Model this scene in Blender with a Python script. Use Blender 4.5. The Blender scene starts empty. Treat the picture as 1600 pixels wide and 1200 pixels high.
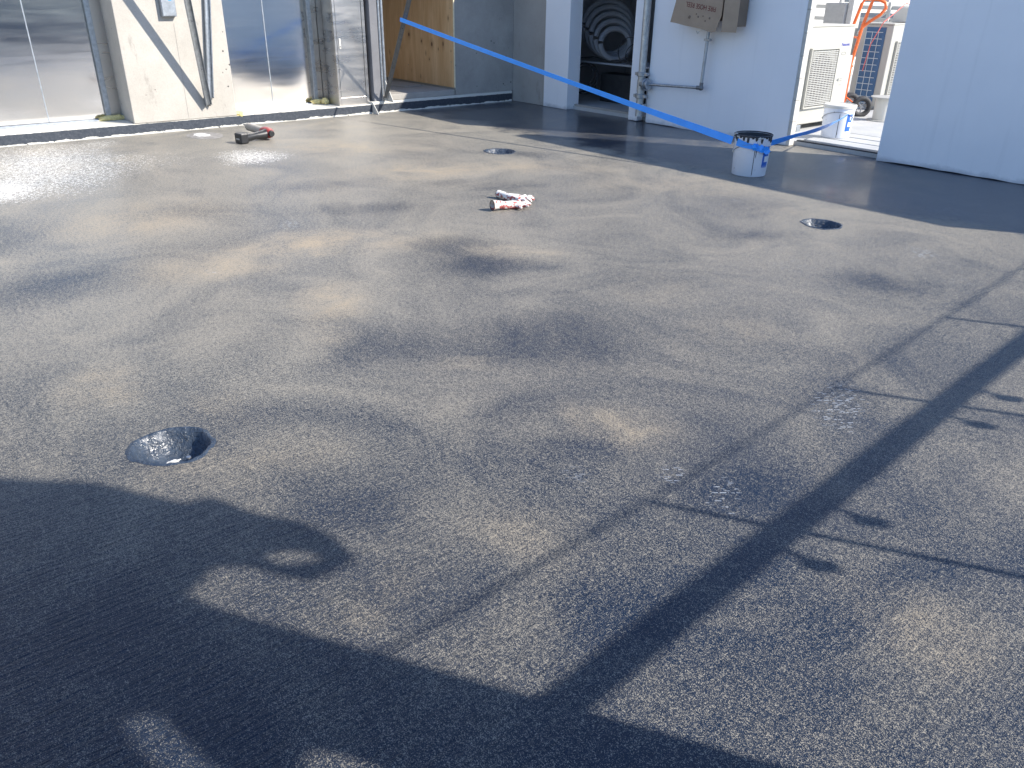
import bpy, bmesh, math, random
from mathutils import Vector, Matrix, noise as mnoise
from mathutils.geometry import tessellate_polygon
random.seed(7)
R = math.radians
sc = bpy.context.scene
C = sc.collection

# ------------------------------------------------------------------ camera
cam_d = bpy.data.cameras.new('camera'); cam = bpy.data.objects.new('camera', cam_d); C.objects.link(cam)
rt, dn, fw = (0.63868, 0.76937, 0.01251), (0.35038, -0.27631, -0.89492), (-0.68507, 0.57595, -0.44605)
cam.matrix_world = Matrix(((rt[0], -dn[0], -fw[0], 0), (rt[1], -dn[1], -fw[1], 0), (rt[2], -dn[2], -fw[2], 1.6), (0, 0, 0, 1)))
cam_d.sensor_width = 36; cam_d.lens = 27.797; cam_d.clip_start = .05; cam_d.clip_end = 4000
sc.camera = cam

# ------------------------------------------------------------------ sky and sun
SUN_AZ = math.atan2(.853, .522)          # from +Y towards +X
SUN_EL = R(36)
w = bpy.data.worlds.new('World'); sc.world = w; w.use_nodes = True
nt = w.node_tree; bg = nt.nodes['Background']
sky = nt.nodes.new('ShaderNodeTexSky'); sky.sky_type = 'NISHITA'; sky.sun_disc = False
sky.sun_elevation = SUN_EL; sky.sun_rotation = SUN_AZ; sky.air_density = 1.0; sky.dust_density = .3; sky.ozone_density = 3.0
tint = nt.nodes.new('ShaderNodeMix'); tint.data_type = 'RGBA'; tint.blend_type = 'MULTIPLY'; tint.inputs[0].default_value = 1
tint.inputs[7].default_value = (.98, 1.0, 1.06, 1); nt.links.new(sky.outputs[0], tint.inputs[6]); nt.links.new(tint.outputs[2], bg.inputs[0]); bg.inputs[1].default_value = .15
sun_d = bpy.data.lights.new('sun', 'SUN'); sun_d.energy = 4.6; sun_d.angle = R(.53); sun_d.color = (1, .93, .83)
sun = bpy.data.objects.new('sun', sun_d); C.objects.link(sun)
sdir = Vector((math.cos(SUN_EL) * .853, math.cos(SUN_EL) * .522, math.sin(SUN_EL))).normalized()
sun.rotation_euler = sdir.to_track_quat('Z', 'Y').to_euler(); sun.location = (6, 4, 8)
sc.view_settings.view_transform = 'Standard'; sc.view_settings.look = 'None'
sc.view_settings.exposure = .86; sc.view_settings.gamma = 1; sc.view_settings.use_curve_mapping = False
sc.cycles.use_denoising = True
sc.cycles.max_bounces = 8
sc.cycles.sample_clamp_indirect = 3.0

# ------------------------------------------------------------------ material helper
class Mat:
    def __init__(s, name, col=(.5, .5, .5), rough=.6, metal=0., spec=.5):
        s.m = bpy.data.materials.new(name); s.m.use_nodes = True
        s.t = s.m.node_tree; s.b = s.t.nodes['Principled BSDF']
        s.b.inputs['Base Color'].default_value = (*col, 1); s.b.inputs['Roughness'].default_value = rough
        s.b.inputs['Metallic'].default_value = metal; s.b.inputs['Specular IOR Level'].default_value = spec
        s._pos = None
    def n(s, kind, **kw):
        nd = s.t.nodes.new(kind)
        for k, v in kw.items(): setattr(nd, k, v)
        return nd
    def put(s, sock, v):
        if hasattr(v, 'is_output') or isinstance(v, bpy.types.NodeSocket): s.t.links.new(v, sock)
        elif isinstance(v, (tuple, list)) and len(v) == 3 and sock.type == 'RGBA': sock.default_value = (*v, 1)
        else: sock.default_value = v
    @property
    def pos(s):
        if s._pos is None: s._pos = s.n('ShaderNodeNewGeometry').outputs['Position']
        return s._pos
    def xyz(s):
        x = s.n('ShaderNodeSeparateXYZ'); s.put(x.inputs[0], s.pos); return x.outputs
    def mp(s, scale=(1, 1, 1), rot=(0, 0, 0), loc=(0, 0, 0), vec=None):
        x = s.n('ShaderNodeMapping'); s.put(x.inputs[0], vec or s.pos)
        x.inputs['Location'].default_value = loc; x.inputs['Rotation'].default_value = rot; x.inputs['Scale'].default_value = scale
        return x.outputs[0]
    def noise(s, scale, detail=2, rough=.5, vec=None, dist=0):
        x = s.n('ShaderNodeTexNoise'); s.put(x.inputs['Vector'], vec or s.pos)
        x.inputs['Scale'].default_value = scale; x.inputs['Detail'].default_value = detail
        x.inputs['Roughness'].default_value = rough; x.inputs['Distortion'].default_value = dist
        return x.outputs['Fac']
    def voro(s, scale, vec=None, feature='F1', out='Distance'):
        x = s.n('ShaderNodeTexVoronoi', feature=feature); s.put(x.inputs['Vector'], vec or s.pos); x.inputs['Scale'].default_value = scale
        return x.outputs[out]
    def ramp(s, v, a, b, lo=0., hi=1., smooth=False):
        x = s.n('ShaderNodeMapRange'); x.clamp = True
        if smooth: x.interpolation_type = 'SMOOTHSTEP'
        s.put(x.inputs[0], v); s.put(x.inputs[1], a); s.put(x.inputs[2], b); s.put(x.inputs[3], lo); s.put(x.inputs[4], hi)
        return x.outputs[0]
    def math(s, op, a, b=0., clamp=False):
        x = s.n('ShaderNodeMath', operation=op); x.use_clamp = clamp; s.put(x.inputs[0], a); s.put(x.inputs[1], b); return x.outputs[0]
    def mix(s, f, a, b):
        x = s.n('ShaderNodeMix', data_type='RGBA'); s.put(x.inputs[0], f); s.put(x.inputs[6], a); s.put(x.inputs[7], b); return x.outputs[2]
    def col(s, v): s.put(s.b.inputs['Base Color'], v); return s
    def rough(s, v): s.put(s.b.inputs['Roughness'], v); return s
    def bump(s, h, strength=.3, dist=.01):
        x = s.n('ShaderNodeBump'); x.inputs['Strength'].default_value = strength; x.inputs['Distance'].default_value = dist
        s.put(x.inputs['Height'], h)
        prev = s.b.inputs['Normal'].links
        if prev: s.t.links.new(prev[0].from_socket, x.inputs['Normal'])
        s.t.links.new(x.outputs[0], s.b.inputs['Normal']); return s
    def ellipses(s, lst, wob=None):
        """sum of soft elliptical patches lying on the deck (cx, cy, ra, rb, angle, weight)"""
        tot = None
        v = s.pos
        if wob is not None:
            nz = s.n('ShaderNodeTexNoise'); s.put(nz.inputs['Vector'], s.pos); nz.inputs['Scale'].default_value = wob[0]; nz.inputs['Detail'].default_value = 3
            sub = s.n('ShaderNodeVectorMath', operation='SUBTRACT'); s.put(sub.inputs[0], nz.outputs['Color']); sub.inputs[1].default_value = (.5, .5, .5)
            scl = s.n('ShaderNodeVectorMath', operation='SCALE'); s.put(scl.inputs[0], sub.outputs[0]); scl.inputs['Scale'].default_value = wob[1]
            ad = s.n('ShaderNodeVectorMath', operation='ADD'); s.put(ad.inputs[0], s.pos); s.put(ad.inputs[1], scl.outputs[0]); v = ad.outputs[0]
        for (cx, cy, ra, rb, an, wt) in lst:
            m = s.n('ShaderNodeMapping', vector_type='TEXTURE'); s.put(m.inputs[0], v)
            m.inputs['Location'].default_value = (cx, cy, 0); m.inputs['Rotation'].default_value = (0, 0, an); m.inputs['Scale'].default_value = (rb * 1.7, ra * 1.7, 50)
            l = s.n('ShaderNodeVectorMath', operation='LENGTH'); s.put(l.inputs[0], m.outputs[0])
            q = s.ramp(l.outputs['Value'], 1., .1, 0, wt, True)
            tot = q if tot is None else s.math('ADD', tot, q)
        return tot

# ------------------------------------------------------------------ deck coating
SAND = [(-1.9, 2.15, 0.199, 0.169, 2.33, 1), (-3.57, 0.66, 0.17, 0.181, 2.87, 0.8), (-4.97, 1.73, 0.451, 0.323, 2.76, 0.7), (-3.82, 1.89, 0.178, 0.38, 2.65, 0.8), (-6.4, 1.7, 0.58, 0.543, 2.84, 0.6), (-4.89, 2.67, 0.543, 0.234, 2.62, 0.8), (-5.12, 2.24, 0.398, 0.196, 2.7, 0.5), (-4.0, 3.34, 0.306, 0.181, 2.45, 0.7), (-6.61, 4.22, 0.558, 0.311, 2.56, 0.8), (-6.26, 5.22, 1.048, 0.337, 2.45, 0.6), (-8.1, 4.52, 0.858, 0.377, 2.62, 0.6), (-4.7, 5.85, 0.723, 0.343, 2.27, 0.4), (-2.09, 2.04, 0.049, 0.127, 2.39, 0.6), (-0.59, 2.03, 0.168, 0.169, 2.02, 0.6), (-2.69, 2.1, 0.183, 0.103, 2.48, 0.5), (-3.02, 0.96, 0.134, 0.154, 2.76, 0.5), (-3.6, 5.75, 0.322, 0.205, 2.17, 0.3), (-2.91, 3.59, 0.234, 0.244, 2.28, 0.35), (-1.54, 1.47, 0.191, 0.164, 2.41, 0.4), (-2.19, 3.38, 0.238, 0.287, 2.2, 0.35), (-2.59, 0.86, 0.288, 0.147, 2.74, 0.5), (-1.62, 0.79, 0.221, 0.083, 2.62, 0.3)]
DARK = [(-5.1, 0.85, 0.449, 0.288, 2.91, 0.8), (-2.76, 2.58, 0.366, 0.317, 2.41, 0.7), (-4.38, 3.09, 0.311, 0.255, 2.52, 0.8), (-5.69, 3.13, 0.465, 0.196, 2.62, 0.7), (-6.68, 3.18, 0.514, 0.216, 2.68, 0.6), (-2.15, 4.77, 0.285, 0.249, 2.06, 0.9), (-3.93, 2.97, 0.249, 0.249, 2.49, 0.6), (-3.26, 1.74, 0.191, 0.21, 2.62, 0.4), (-3.17, 1.98, 0.326, 0.263, 2.56, 0.3), (-6.3, 2.15, 0.3, 0.261, 2.78, 0.5), (-6.8, 5.67, 0.422, 0.192, 2.45, 0.4), (-3.22, 5.02, 0.287, 0.219, 2.18, 0.4), (-1.51, 3.06, 0.201, 0.172, 2.11, 0.5), (-1.87, 1.9, 0.201, 0.152, 2.38, 0.5), (-2.03, 1.03, 0.196, 0.157, 2.62, 0.4), (-1.7, 3.48, 0.287, 0.151, 2.1, 0.4), (-1.18, 1.37, 0.169, 0.114, 2.34, 0.4), (-1.1, 2.45, 0.282, 0.237, 2.1, 0.35), (-1.31, 2.17, 0.164, 0.111, 2.2, 0.6), (-5.76, 4.43, 0.704, 0.188, 2.48, 0.5), (-6.37, 0.86, 0.308, 0.379, 2.95, 0.6)]
WHITE = [(-8.92, 1.46, 0.70, 1.35, 2.94, 1.05), (-8.0, 0.98, 0.318, 0.391, 2.97, 0.9), (-8.25, 3.34, 0.343, 0.377, 2.73, 1.25), (-8.67, 2.47, 0.447, 0.526, 2.83, 0.35), (-10.0, 2.37, 0.216, 0.293, 2.89, 0.5)]  # sunlight thrown back by the steel doors painted white, plus dried splashes
GLINT = [(-1.42, 3.06, 0.107, 0.215, 2.09, 1), (-1.3, 2.09, 0.055, 0.11, 2.21, 1), (-1.52, 2.05, 0.038, 0.063, 2.27, 0.8), (-1.72, 1.77, 0.071, 0.097, 2.37, 0.4), (-5.58, 2.47, 0.095, 0.171, 2.7, 0.6), (-4.83, 1.59, 0.055, 0.066, 2.78, 0.6), (-2.65, 4.64, 0.257, 0.238, 2.14, 0.3), (-2.27, 5.61, 0.114, 0.172, 2.01, 0.6), (-2.69, 6.96, 0.219, 0.199, 1.99, 0.4), (-1.83, 5.19, 0.123, 0.142, 1.98, 0.35), (-4.56, 1.65, 0.23, 0.15, 2.75, 0.3)]  # sun glints on the wet coating, drawn as brick-shaped specks

def deck_material():
    m = Mat('sanded_membrane', rough=.3)
    g = None
    for sc_, wt in ((560, .36), (260, .34), (110, .18), (48, .08), (22, .04)):
        q = m.math('MULTIPLY', m.noise(sc_, 1, .5, vec=m.mp(loc=(sc_ * .013, 2, 0), scale=(1, 1, 0))), wt); g = q if g is None else m.math('ADD', g, q)
    gc = m.math('ADD', m.math('MULTIPLY', m.noise(120, 1), .6), m.math('MULTIPLY', m.noise(52, 1), .4))
    fm = m.ramp(m.xyz()[0], -2.2, -6.5, 0, .42)
    g = m.math('ADD', m.math('MULTIPLY', g, m.math('SUBTRACT', 1, fm)), m.math('MULTIPLY', gc, fm))
    cloud = m.noise(1.0, 7, .66, dist=1.1)
    sand = m.ellipses(SAND, (1.6, .55)); dark = m.ellipses(DARK, (1.6, .5))
    white = m.ellipses(WHITE, (1.4, .5)); glints = m.ellipses(GLINT, (6, .1))
    x = m.xyz()
    far = m.ramp(x[0], -1.5, -8., 0, .16)
    cov = m.math('ADD', m.ramp(cloud, .30, .70, .24, .60), far)
    near = m.ramp(m.math('ADD', x[0], m.math('MULTIPLY', x[1], -.35)), -4.2, -.9, 0, .27)
    cov = m.math('SUBTRACT', cov, near)
    shade_thin = m.ellipses([(-1.9, -.1, 1.0, 1.0, 0, .15)], (2, .4))  # less sand here, so the colour deepens the foreground shadow
    cov = m.math('SUBTRACT', cov, shade_thin)
    sand = m.math('MULTIPLY', sand, m.ramp(m.noise(2.6, 5, .65, dist=.8), .34, .62, .15, 1))
    cov = m.math('ADD', cov, m.math('MULTIPLY', sand, .30))
    cov = m.math('SUBTRACT', cov, m.math('MULTIPLY', dark, .27))
    smooth = m.ramp(m.math('ADD', x[1], m.math('MULTIPLY', m.math('SUBTRACT', m.noise(2.2, 6, .7), .5), 1.3)), 6.5, 6.9, 0, 1, True)                      # sand thinned along the wall, deepening its shadow in the colour
    open_ = m.ellipses([(-4.3, 7.6, .75, .9, 0, 1.2), (-5.2, 8.5, .9, .5, 0, 1)], (2.5, .5))
    smooth = m.math('MULTIPLY', smooth, m.math('SUBTRACT', 1, open_, True))
    cov = m.math('SUBTRACT', cov, m.math('MULTIPLY', smooth, .38))
    cov = m.math('MAXIMUM', cov, .02)
    thr = m.math('SUBTRACT', .572, m.math('MULTIPLY', cov, .155))
    speck = m.ramp(g, m.math('SUBTRACT', thr, .022), m.math('ADD', thr, .030))
    tint = m.mix(m.ramp(m.math('ADD', m.math('MULTIPLY', cloud, .35), m.math('MULTIPLY', sand, .45)), .1, .85), (.30, .285, .245), (.41, .325, .215))
    base = m.mix(m.ramp(cov, .12, .8), (.004, .0145, .037), (.070, .069, .064))
    c = m.mix(speck, base, tint)
    scuff = m.ramp(m.noise(1, 5, .7, vec=m.mp(scale=(5, 16, 1), rot=(0, 0, -.5)), dist=.8), .62, .74, 0, .16)
    c = m.mix(m.math('MULTIPLY', scuff, m.ramp(x[1], 4.5, 6.8)), c, (.42, .43, .44))
    # dried splashes, plus door-reflected sunlight painted as white flecks
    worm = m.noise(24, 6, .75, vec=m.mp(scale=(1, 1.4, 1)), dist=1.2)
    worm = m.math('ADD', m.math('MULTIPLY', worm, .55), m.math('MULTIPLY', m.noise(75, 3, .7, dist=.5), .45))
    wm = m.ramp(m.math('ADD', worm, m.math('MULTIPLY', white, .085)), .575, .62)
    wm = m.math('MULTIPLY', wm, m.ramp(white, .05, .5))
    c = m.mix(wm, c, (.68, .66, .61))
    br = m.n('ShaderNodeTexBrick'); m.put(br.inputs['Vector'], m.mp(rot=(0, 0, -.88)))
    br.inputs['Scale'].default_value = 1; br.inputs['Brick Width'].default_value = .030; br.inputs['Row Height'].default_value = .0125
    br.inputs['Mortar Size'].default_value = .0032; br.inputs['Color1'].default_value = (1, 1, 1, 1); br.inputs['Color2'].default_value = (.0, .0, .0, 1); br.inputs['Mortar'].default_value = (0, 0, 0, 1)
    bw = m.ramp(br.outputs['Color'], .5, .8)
    pm = m.math('MULTIPLY', m.math('MULTIPLY', bw, m.ramp(m.noise(30, 3, .6), .44, .53)), m.ramp(glints, .2, .6))
    c = m.mix(m.math('MULTIPLY', pm, .7), c, (.40, .43, .46))  # glints painted into the base colour
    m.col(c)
    m.rough(m.ramp(speck, 0, 1, .33, .7))
    m.b.inputs['IOR'].default_value = 1.5; m.b.inputs['Specular IOR Level'].default_value = .3
    m.put(m.b.inputs['Coat Weight'], m.ramp(smooth, 0, 1, .04, .42)); m.b.inputs['Coat Roughness'].default_value = .16
    ridge = m.noise(1, 4, .6, vec=m.mp(scale=(62, 7, 1), rot=(0, 0, R(-8))), dist=.4)
    rmask = m.ramp(m.noise(.55, 2, .5, vec=m.mp(loc=(4, 1, 0))), .42, .68, .05, .55)
    rmask = m.math('MAXIMUM', rmask, m.ellipses([(-1.9, .2, 1.2, 1.6, 0, 1.6)]))
    m.bump(m.math('MULTIPLY', ridge, rmask), 1.0, .011)
    m.bump(g, .8, .006)
    m.bump(m.noise(2.2, 2, .5), .15, .02)
    return m.m

def concrete(name, a, b, rough=.85, pits=True, stain=(.12, .11, .10)):
    m = Mat(name, rough=rough)
    c = m.mix(m.ramp(m.noise(2.2, 6, .65), .3, .7), a, b)
    st = m.ramp(m.noise(5, 6, .75, vec=m.mp(scale=(1, 1, .35), loc=(2, 5, 1))), .60, .74)
    c = m.mix(m.math('MULTIPLY', st, .45), c, stain)
    fine = m.noise(90, 4, .7)
    c = m.mix(m.ramp(fine, .35, .75, 0, .25), c, stain)
    if pits:
        v = m.voro(9); p = m.ramp(v, .07, .11, 1, 0)
        p = m.math('MULTIPLY', p, m.ramp(m.noise(2.5, 2), .5, .55))
        c = m.mix(p, c, (.05, .05, .05)); m.bump(m.math('SUBTRACT', 0, p), .6, .01)
    m.col(c); m.bump(m.noise(30, 5, .7), .25, .004)
    return m.m

def plain(name, col, rough=.5, metal=0., var=.12, scale=6., bump=0., spec=.5, dirt=None):
    m = Mat(name, col, rough, metal, spec)
    lo = tuple(c * (1 - var) for c in col); hi = tuple(min(1, c * (1 + var * .5)) for c in col)
    c = m.mix(m.ramp(m.noise(scale, 5, .6), .3, .7), lo, hi)
    if dirt:
        d = m.ramp(m.noise(dirt[1], 6, .75, vec=m.mp(loc=(9, 2, 4))), dirt[2], dirt[2] + .05); c = m.mix(d, c, dirt[0])
    m.col(c)
    m.rough(m.ramp(m.noise(scale * 2.3, 3), .3, .7, max(.02, rough - .07), min(1, rough + .08)))
    if bump: m.bump(m.noise(scale * 5, 4), bump, .004)
    return m.m

def steel_sheet(name, rough, wav, tone=.62):
    m = Mat(name, (tone, tone, tone * .98), rough, 1.)
    wave = m.noise(1, 2, .5, vec=m.mp(scale=(1, .7, 7)), dist=.4)
    if wav > .01: m.bump(wave, wav, .02)
    big = m.noise(1.4, 2, .5, vec=m.mp(scale=(1, 1.2, 1.6))); 
    if wav > .01: m.bump(big, wav, .05)
    m.rough(m.ramp(m.noise(3, 3, .5, vec=m.mp(scale=(1, .5, 4))), .3, .7, rough * .75, rough * 1.3))
    m.col(m.mix(m.noise(2, 4), (tone, tone * .965, tone * .92), (tone * .9, tone * .87, tone * .83)))
    return m.m

M = {}
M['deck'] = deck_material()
M['conc_light'] = concrete('pale_concrete', (.40, .375, .33), (.50, .47, .42))
M['conc_grey'] = concrete('grey_concrete', (.29, .275, .25), (.40, .38, .345))
M['conc_darkened'] = concrete('darkened_concrete', (.13, .135, .15), (.20, .205, .22))  # darkened to stand in for shade on the narrow pillar
M['conc_tan'] = concrete('tan_concrete', (.36, .34, .31), (.42, .40, .37), pits=False)
M['slab'] = concrete('pale_deck_concrete', (.38, .39, .39), (.50, .50, .49), pits=False)
M['slab_top'] = plain('kerb_top_render', (.5, .48, .42), .8, 0, .15, 9, .2)
def white_wall_material():
    m = Mat('white_render', rough=.75)
    c = m.mix(m.ramp(m.noise(1.1, 5, .6), .3, .7), (.79, .80, .82), (.85, .855, .87))
    z = m.xyz()[2]
    sp = m.ramp(m.math('SUBTRACT', m.noise(55, 4, .75), m.math('MULTIPLY', z, .30)), .655, .675)
    c = m.mix(m.math('MULTIPLY', sp, .8), c, (.10, .115, .14))
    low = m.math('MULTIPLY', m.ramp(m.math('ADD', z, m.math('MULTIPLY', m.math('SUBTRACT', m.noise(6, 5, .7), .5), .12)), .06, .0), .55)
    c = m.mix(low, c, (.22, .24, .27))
    st = m.ramp(m.noise(1, 4, .6, vec=m.mp(scale=(14, 14, .7))), .58, .78, 0, .14)
    c = m.mix(st, c, (.48, .49, .50))
    m.col(c); m.bump(m.noise(9, 5, .6), .10, .006); return m.m
M['white'] = white_wall_material()
M['block'] = plain('aerated_block', (.55, .53, .48), .9, 0, .12, 14, .5, dirt=((.35, .34, .32), 9, .64))
M['steel'] = steel_sheet('lift_door_steel', .11, .03, .80)
M['steel_soft'] = steel_sheet('brushed_steel', .30, .006, .62)
M['galv'] = plain('galvanised_steel', (.42, .45, .48), .42, .85, .25, 22)
M['galv_dark'] = plain('weathered_channel_steel', (.20, .21, .22), .5, .6, .25, 30)
M['pipe'] = plain('galvanised_pipe', (.50, .51, .50), .45, .6, .22, 18, dirt=((.70, .68, .60), 20, .62))
M['black'] = plain('black_membrane', (.022, .028, .038), .45, 0, .4, 30, .6)
M['rubber'] = plain('black_rubber', (.04, .041, .044), .7, 0, .3, 40)
M['blackpl'] = plain('black_plastic', (.02, .021, .023), .4, 0, .3, 30)
M['red'] = plain('red_plastic', (.33, .03, .03), .4, 0, .2, 30)
M['greysleeve'] = plain('grey_beige_tube', (.36, .33, .29), .5, 0, .2, 30)
M['orange'] = plain('orange_paint', (.80, .15, .03), .4, 0, .2, 14)
M['white_paint'] = plain('white_powder_coat', (.54, .53, .49), .45, 0, .04, 5)
M['cream'] = plain('cream_sheet_metal', (.41, .40, .355), .45, 0, .04, 4)
M['grille'] = plain('grey_grille', (.40, .395, .37), .5, 0, .1, 20)
M['dark'] = plain('dark_cavity', (.03, .03, .032), .7, 0, .2, 9)
M['tape'] = plain('blue_tape', (.035, .32, .95), .35, 0, .08, 10)
M['foam'] = plain('yellow_foam', (.78, .66, .30), .9, 0, .2, 40, .8)
M['blue_label'] = plain('blue_print', (.02, .12, .48), .5, 0, .1, 20)
M['wood_edge'] = plain('cut_plywood_edge', (.80, .68, .46), .8, 0, .2, 30)
M['card'] = plain('cardboard', (.37, .28, .20), .85, 0, .12, 6, .1)
M['card_in'] = plain('cardboard_inside', (.20, .15, .11), .9, 0, .12, 6)
M['maroon'] = plain('maroon_print', (.16, .03, .03), .8, 0, .1, 20)
M['hose'] = plain('white_hose', (.25, .255, .27), .5, 0, .12, 14)
M['coil_blue'] = plain('blue_condenser_fins', (.04, .11, .22), .5, 0, .2, 40)
M['wire'] = plain('pale_wire', (.55, .60, .62), .4, .3, .1, 20)
M['logo_blue'] = plain('logo_blue', (.03, .05, .42), .5, 0, .05, 10)
M['glass'] = plain('dark_window_glass', (.05, .07, .10), .08, 0, .2, 1)
M['far_white'] = plain('bright_render', (.62, .60, .55), .8, 0, .05, 2)
M['far_grey'] = plain('neighbour_render', (.24, .27, .31), .8, 0, .15, .6)
M['parapet'] = plain('grey_parapet_render', (.30, .32, .35), .8, 0, .15, 1.2)
M['city'] = plain('city_ground_mix', (.16, .165, .15), .9, 0, .4, .05)
M['room'] = plain('plant_room_block', (.40, .41, .43), .9, 0, .2, 2, .2)
M['pink'] = plain('red_white_rope', (.75, .20, .17), .6, 0, .3, 60)

def pail_material(name, tint):
    m = Mat(name, (.7, .73, .78), .38)
    c = m.mix(m.noise(5, 3), tint, tuple(v * .88 for v in tint))
    sp = m.ramp(m.voro(20, m.mp(scale=(1, 1, .55))), .07, .11, 1, 0)
    sp = m.math('MULTIPLY', sp, m.ramp(m.noise(9, 2), .52, .56))
    run = m.ramp(m.noise(1, 3, .6, vec=m.mp(scale=(42, 42, 3))), .665, .70)
    c = m.mix(m.math('MAXIMUM', sp, run), c, (.03, .035, .05))
    m.col(c); return m.m
M['pail'] = pail_material('spattered_white_tin', (.70, .73, .79))

def ply_material():
    m = Mat('plywood_face', rough=.75)
    v = m.mp(scale=(5, 5, .8))
    warp = m.noise(1, 5, .6, vec=v, dist=1.4)
    c = m.mix(m.ramp(warp, .3, .7), (.62, .36, .16), (.80, .54, .29))
    fine = m.noise(1, 3, .7, vec=m.mp(scale=(160, 160, 3)))
    c = m.mix(m.ramp(fine, .4, .7, 0, .35), c, (.36, .18, .07))
    kn = m.voro(2.7, m.mp(scale=(1.7, 1, .95), loc=(.3, 0, .12)))
    c = m.mix(m.ramp(kn, .03, .075, .9, 0), c, (.10, .045, .02))
    c = m.mix(m.math('MULTIPLY', m.ramp(kn, .075, .16, .5, 0), 1), c, (.30, .15, .06))
    for (kx, kz, r1, r2) in ((-10.62, .86, .022, .05), (-10.92, .84, .03, .045), (-11.2, .87, .02, .03), (-10.75, .78, .01, .02), (-11.55, .95, .03, .04), (-10.42, .77, .008, .012), (-11.0, .62, .012, .018)):
        mm = m.n('ShaderNodeMapping', vector_type='TEXTURE'); m.put(mm.inputs[0], m.pos)
        mm.inputs['Location'].default_value = (kx, 0, kz); mm.inputs['Scale'].default_value = (r1, 500, r2)
        l = m.n('ShaderNodeVectorMath', operation='LENGTH'); m.put(l.inputs[0], mm.outputs[0])
        c = m.mix(m.ramp(l.outputs['Value'], 2.4, .8, 0, .45), c, (.30, .15, .06)); c = m.mix(m.ramp(l.outputs['Value'], .8, .5, 0, .9), c, (.10, .045, .02))
    m.col(c); m.bump(fine, .2, .003); return m.m
M['ply'] = ply_material()

def kerb_material():
    m = Mat('kerb_coating', rough=.5)
    z = m.xyz()[2]
    nz = m.math('MULTIPLY', m.math('SUBTRACT', m.noise(9, 5, .7), .5), .022)
    zz = m.math('ADD', z, nz)
    dark = m.mix(m.ramp(m.noise(30, 4, .7), .4, .75), (.030, .038, .052), (.065, .075, .09))
    top = m.ramp(zz, .116, .120); bot = m.ramp(m.math('SUBTRACT', zz, m.math('MULTIPLY', m.math('SUBTRACT', m.noise(4, 4, .7), .45), .09)), .014, .010)
    drips = m.ramp(m.noise(46, 4, .7, vec=m.mp(scale=(1, 1, 2))), .68, .72)
    c = m.mix(m.math('MAXIMUM', top, m.math('MULTIPLY', bot, m.ramp(m.noise(12, 5, .7), .36, .40))), dark, (.62, .60, .54))
    c = m.mix(m.math('MULTIPLY', drips, .8), c, (.6, .58, .53))
    m.col(c); m.bump(m.noise(20, 5, .7), .5, .01)
    return m.m
M['kerb'] = kerb_material()

def drain_material():
    m = Mat('wet_black_membrane', rough=.16)
    m.col(m.mix(m.ramp(m.noise(25, 4, .7), .4, .7), (.030, .044, .068), (.060, .078, .105)))
    m.bump(m.noise(26, 4, .6, dist=.8), .7, .012)
    m.bump(m.ramp(m.noise(48, 4, .6), .52, .6), .6, .004)
    m.rough(m.ramp(m.noise(40, 3), .3, .7, .16, .45)); return m.m
M['drain'] = drain_material()

def glove_material():
    m = Mat('knitted_glove', rough=.9)
    r = m.ramp(m.math('ADD', m.noise(26, 3, .6, vec=m.mp(loc=(1.3, .2, .4))), m.ramp(m.xyz()[2], .0, .06, .10, -.08)), .50, .56)
    m.col(m.mix(r, (.74, .71, .66), (.40, .10, .09))); m.bump(m.noise(260, 2), .4, .002); return m.m
M['glove'] = glove_material()
M['splash_thin'] = plain('thin_dried_splash', (.26, .25, .235), .8, 0, .35, 14, .3)
M['powder'] = plain('white_dried_splash', (.66, .65, .62), .8, 0, .15, 30, .5)

# ------------------------------------------------------------------ geometry helpers
BASE = {}
def nb(): return bmesh.new()
def box(bm, x0, x1, y0, y1, z0, z1, rot=None, piv=None):
    vs = [bm.verts.new((x, y, z)) for z in (z0, z1) for y in (y0, y1) for x in (x0, x1)]
    for f in ((0, 2, 3, 1), (4, 5, 7, 6), (0, 1, 5, 4), (2, 6, 7, 3), (0, 4, 6, 2), (1, 3, 7, 5)): bm.faces.new([vs[i] for i in f])
    if rot is not None:
        bmesh.ops.rotate(bm, verts=vs, cent=piv or ((x0 + x1) / 2, (y0 + y1) / 2, (z0 + z1) / 2), matrix=rot)
    return vs
def frame_of(d):
    d = d.normalized(); a = Vector((0, 0, 1)) if abs(d.z) < .9 else Vector((1, 0, 0))
    u = d.cross(a).normalized(); return u, d.cross(u).normalized()
def tube(bm, pts, r, n=10, cap=True, closed=False):
    pts = [Vector(p) for p in pts]; rr = r if isinstance(r, (list, tuple)) else [r] * len(pts)
    rings = []; u = None
    for i, p in enumerate(pts):
        if closed: d = pts[(i + 1) % len(pts)] - pts[i - 1]
        else: d = pts[min(i + 1, len(pts) - 1)] - pts[max(i - 1, 0)]
        d.normalize()
        if u is None: u, v = frame_of(d)
        else:
            u = (u - d * u.dot(d)).normalized(); v = d.cross(u)
        rings.append([bm.verts.new(p + (u * math.cos(k * 2 * math.pi / n) + v * math.sin(k * 2 * math.pi / n)) * rr[i]) for k in range(n)])
    m = len(rings)
    for i in range(m if closed else m - 1):
        a, b = rings[i], rings[(i + 1) % m]
        for k in range(n): bm.faces.new((a[k], a[(k + 1) % n], b[(k + 1) % n], b[k]))
    if cap and not closed: bm.faces.new(rings[0][::-1]); bm.faces.new(rings[-1])
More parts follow.
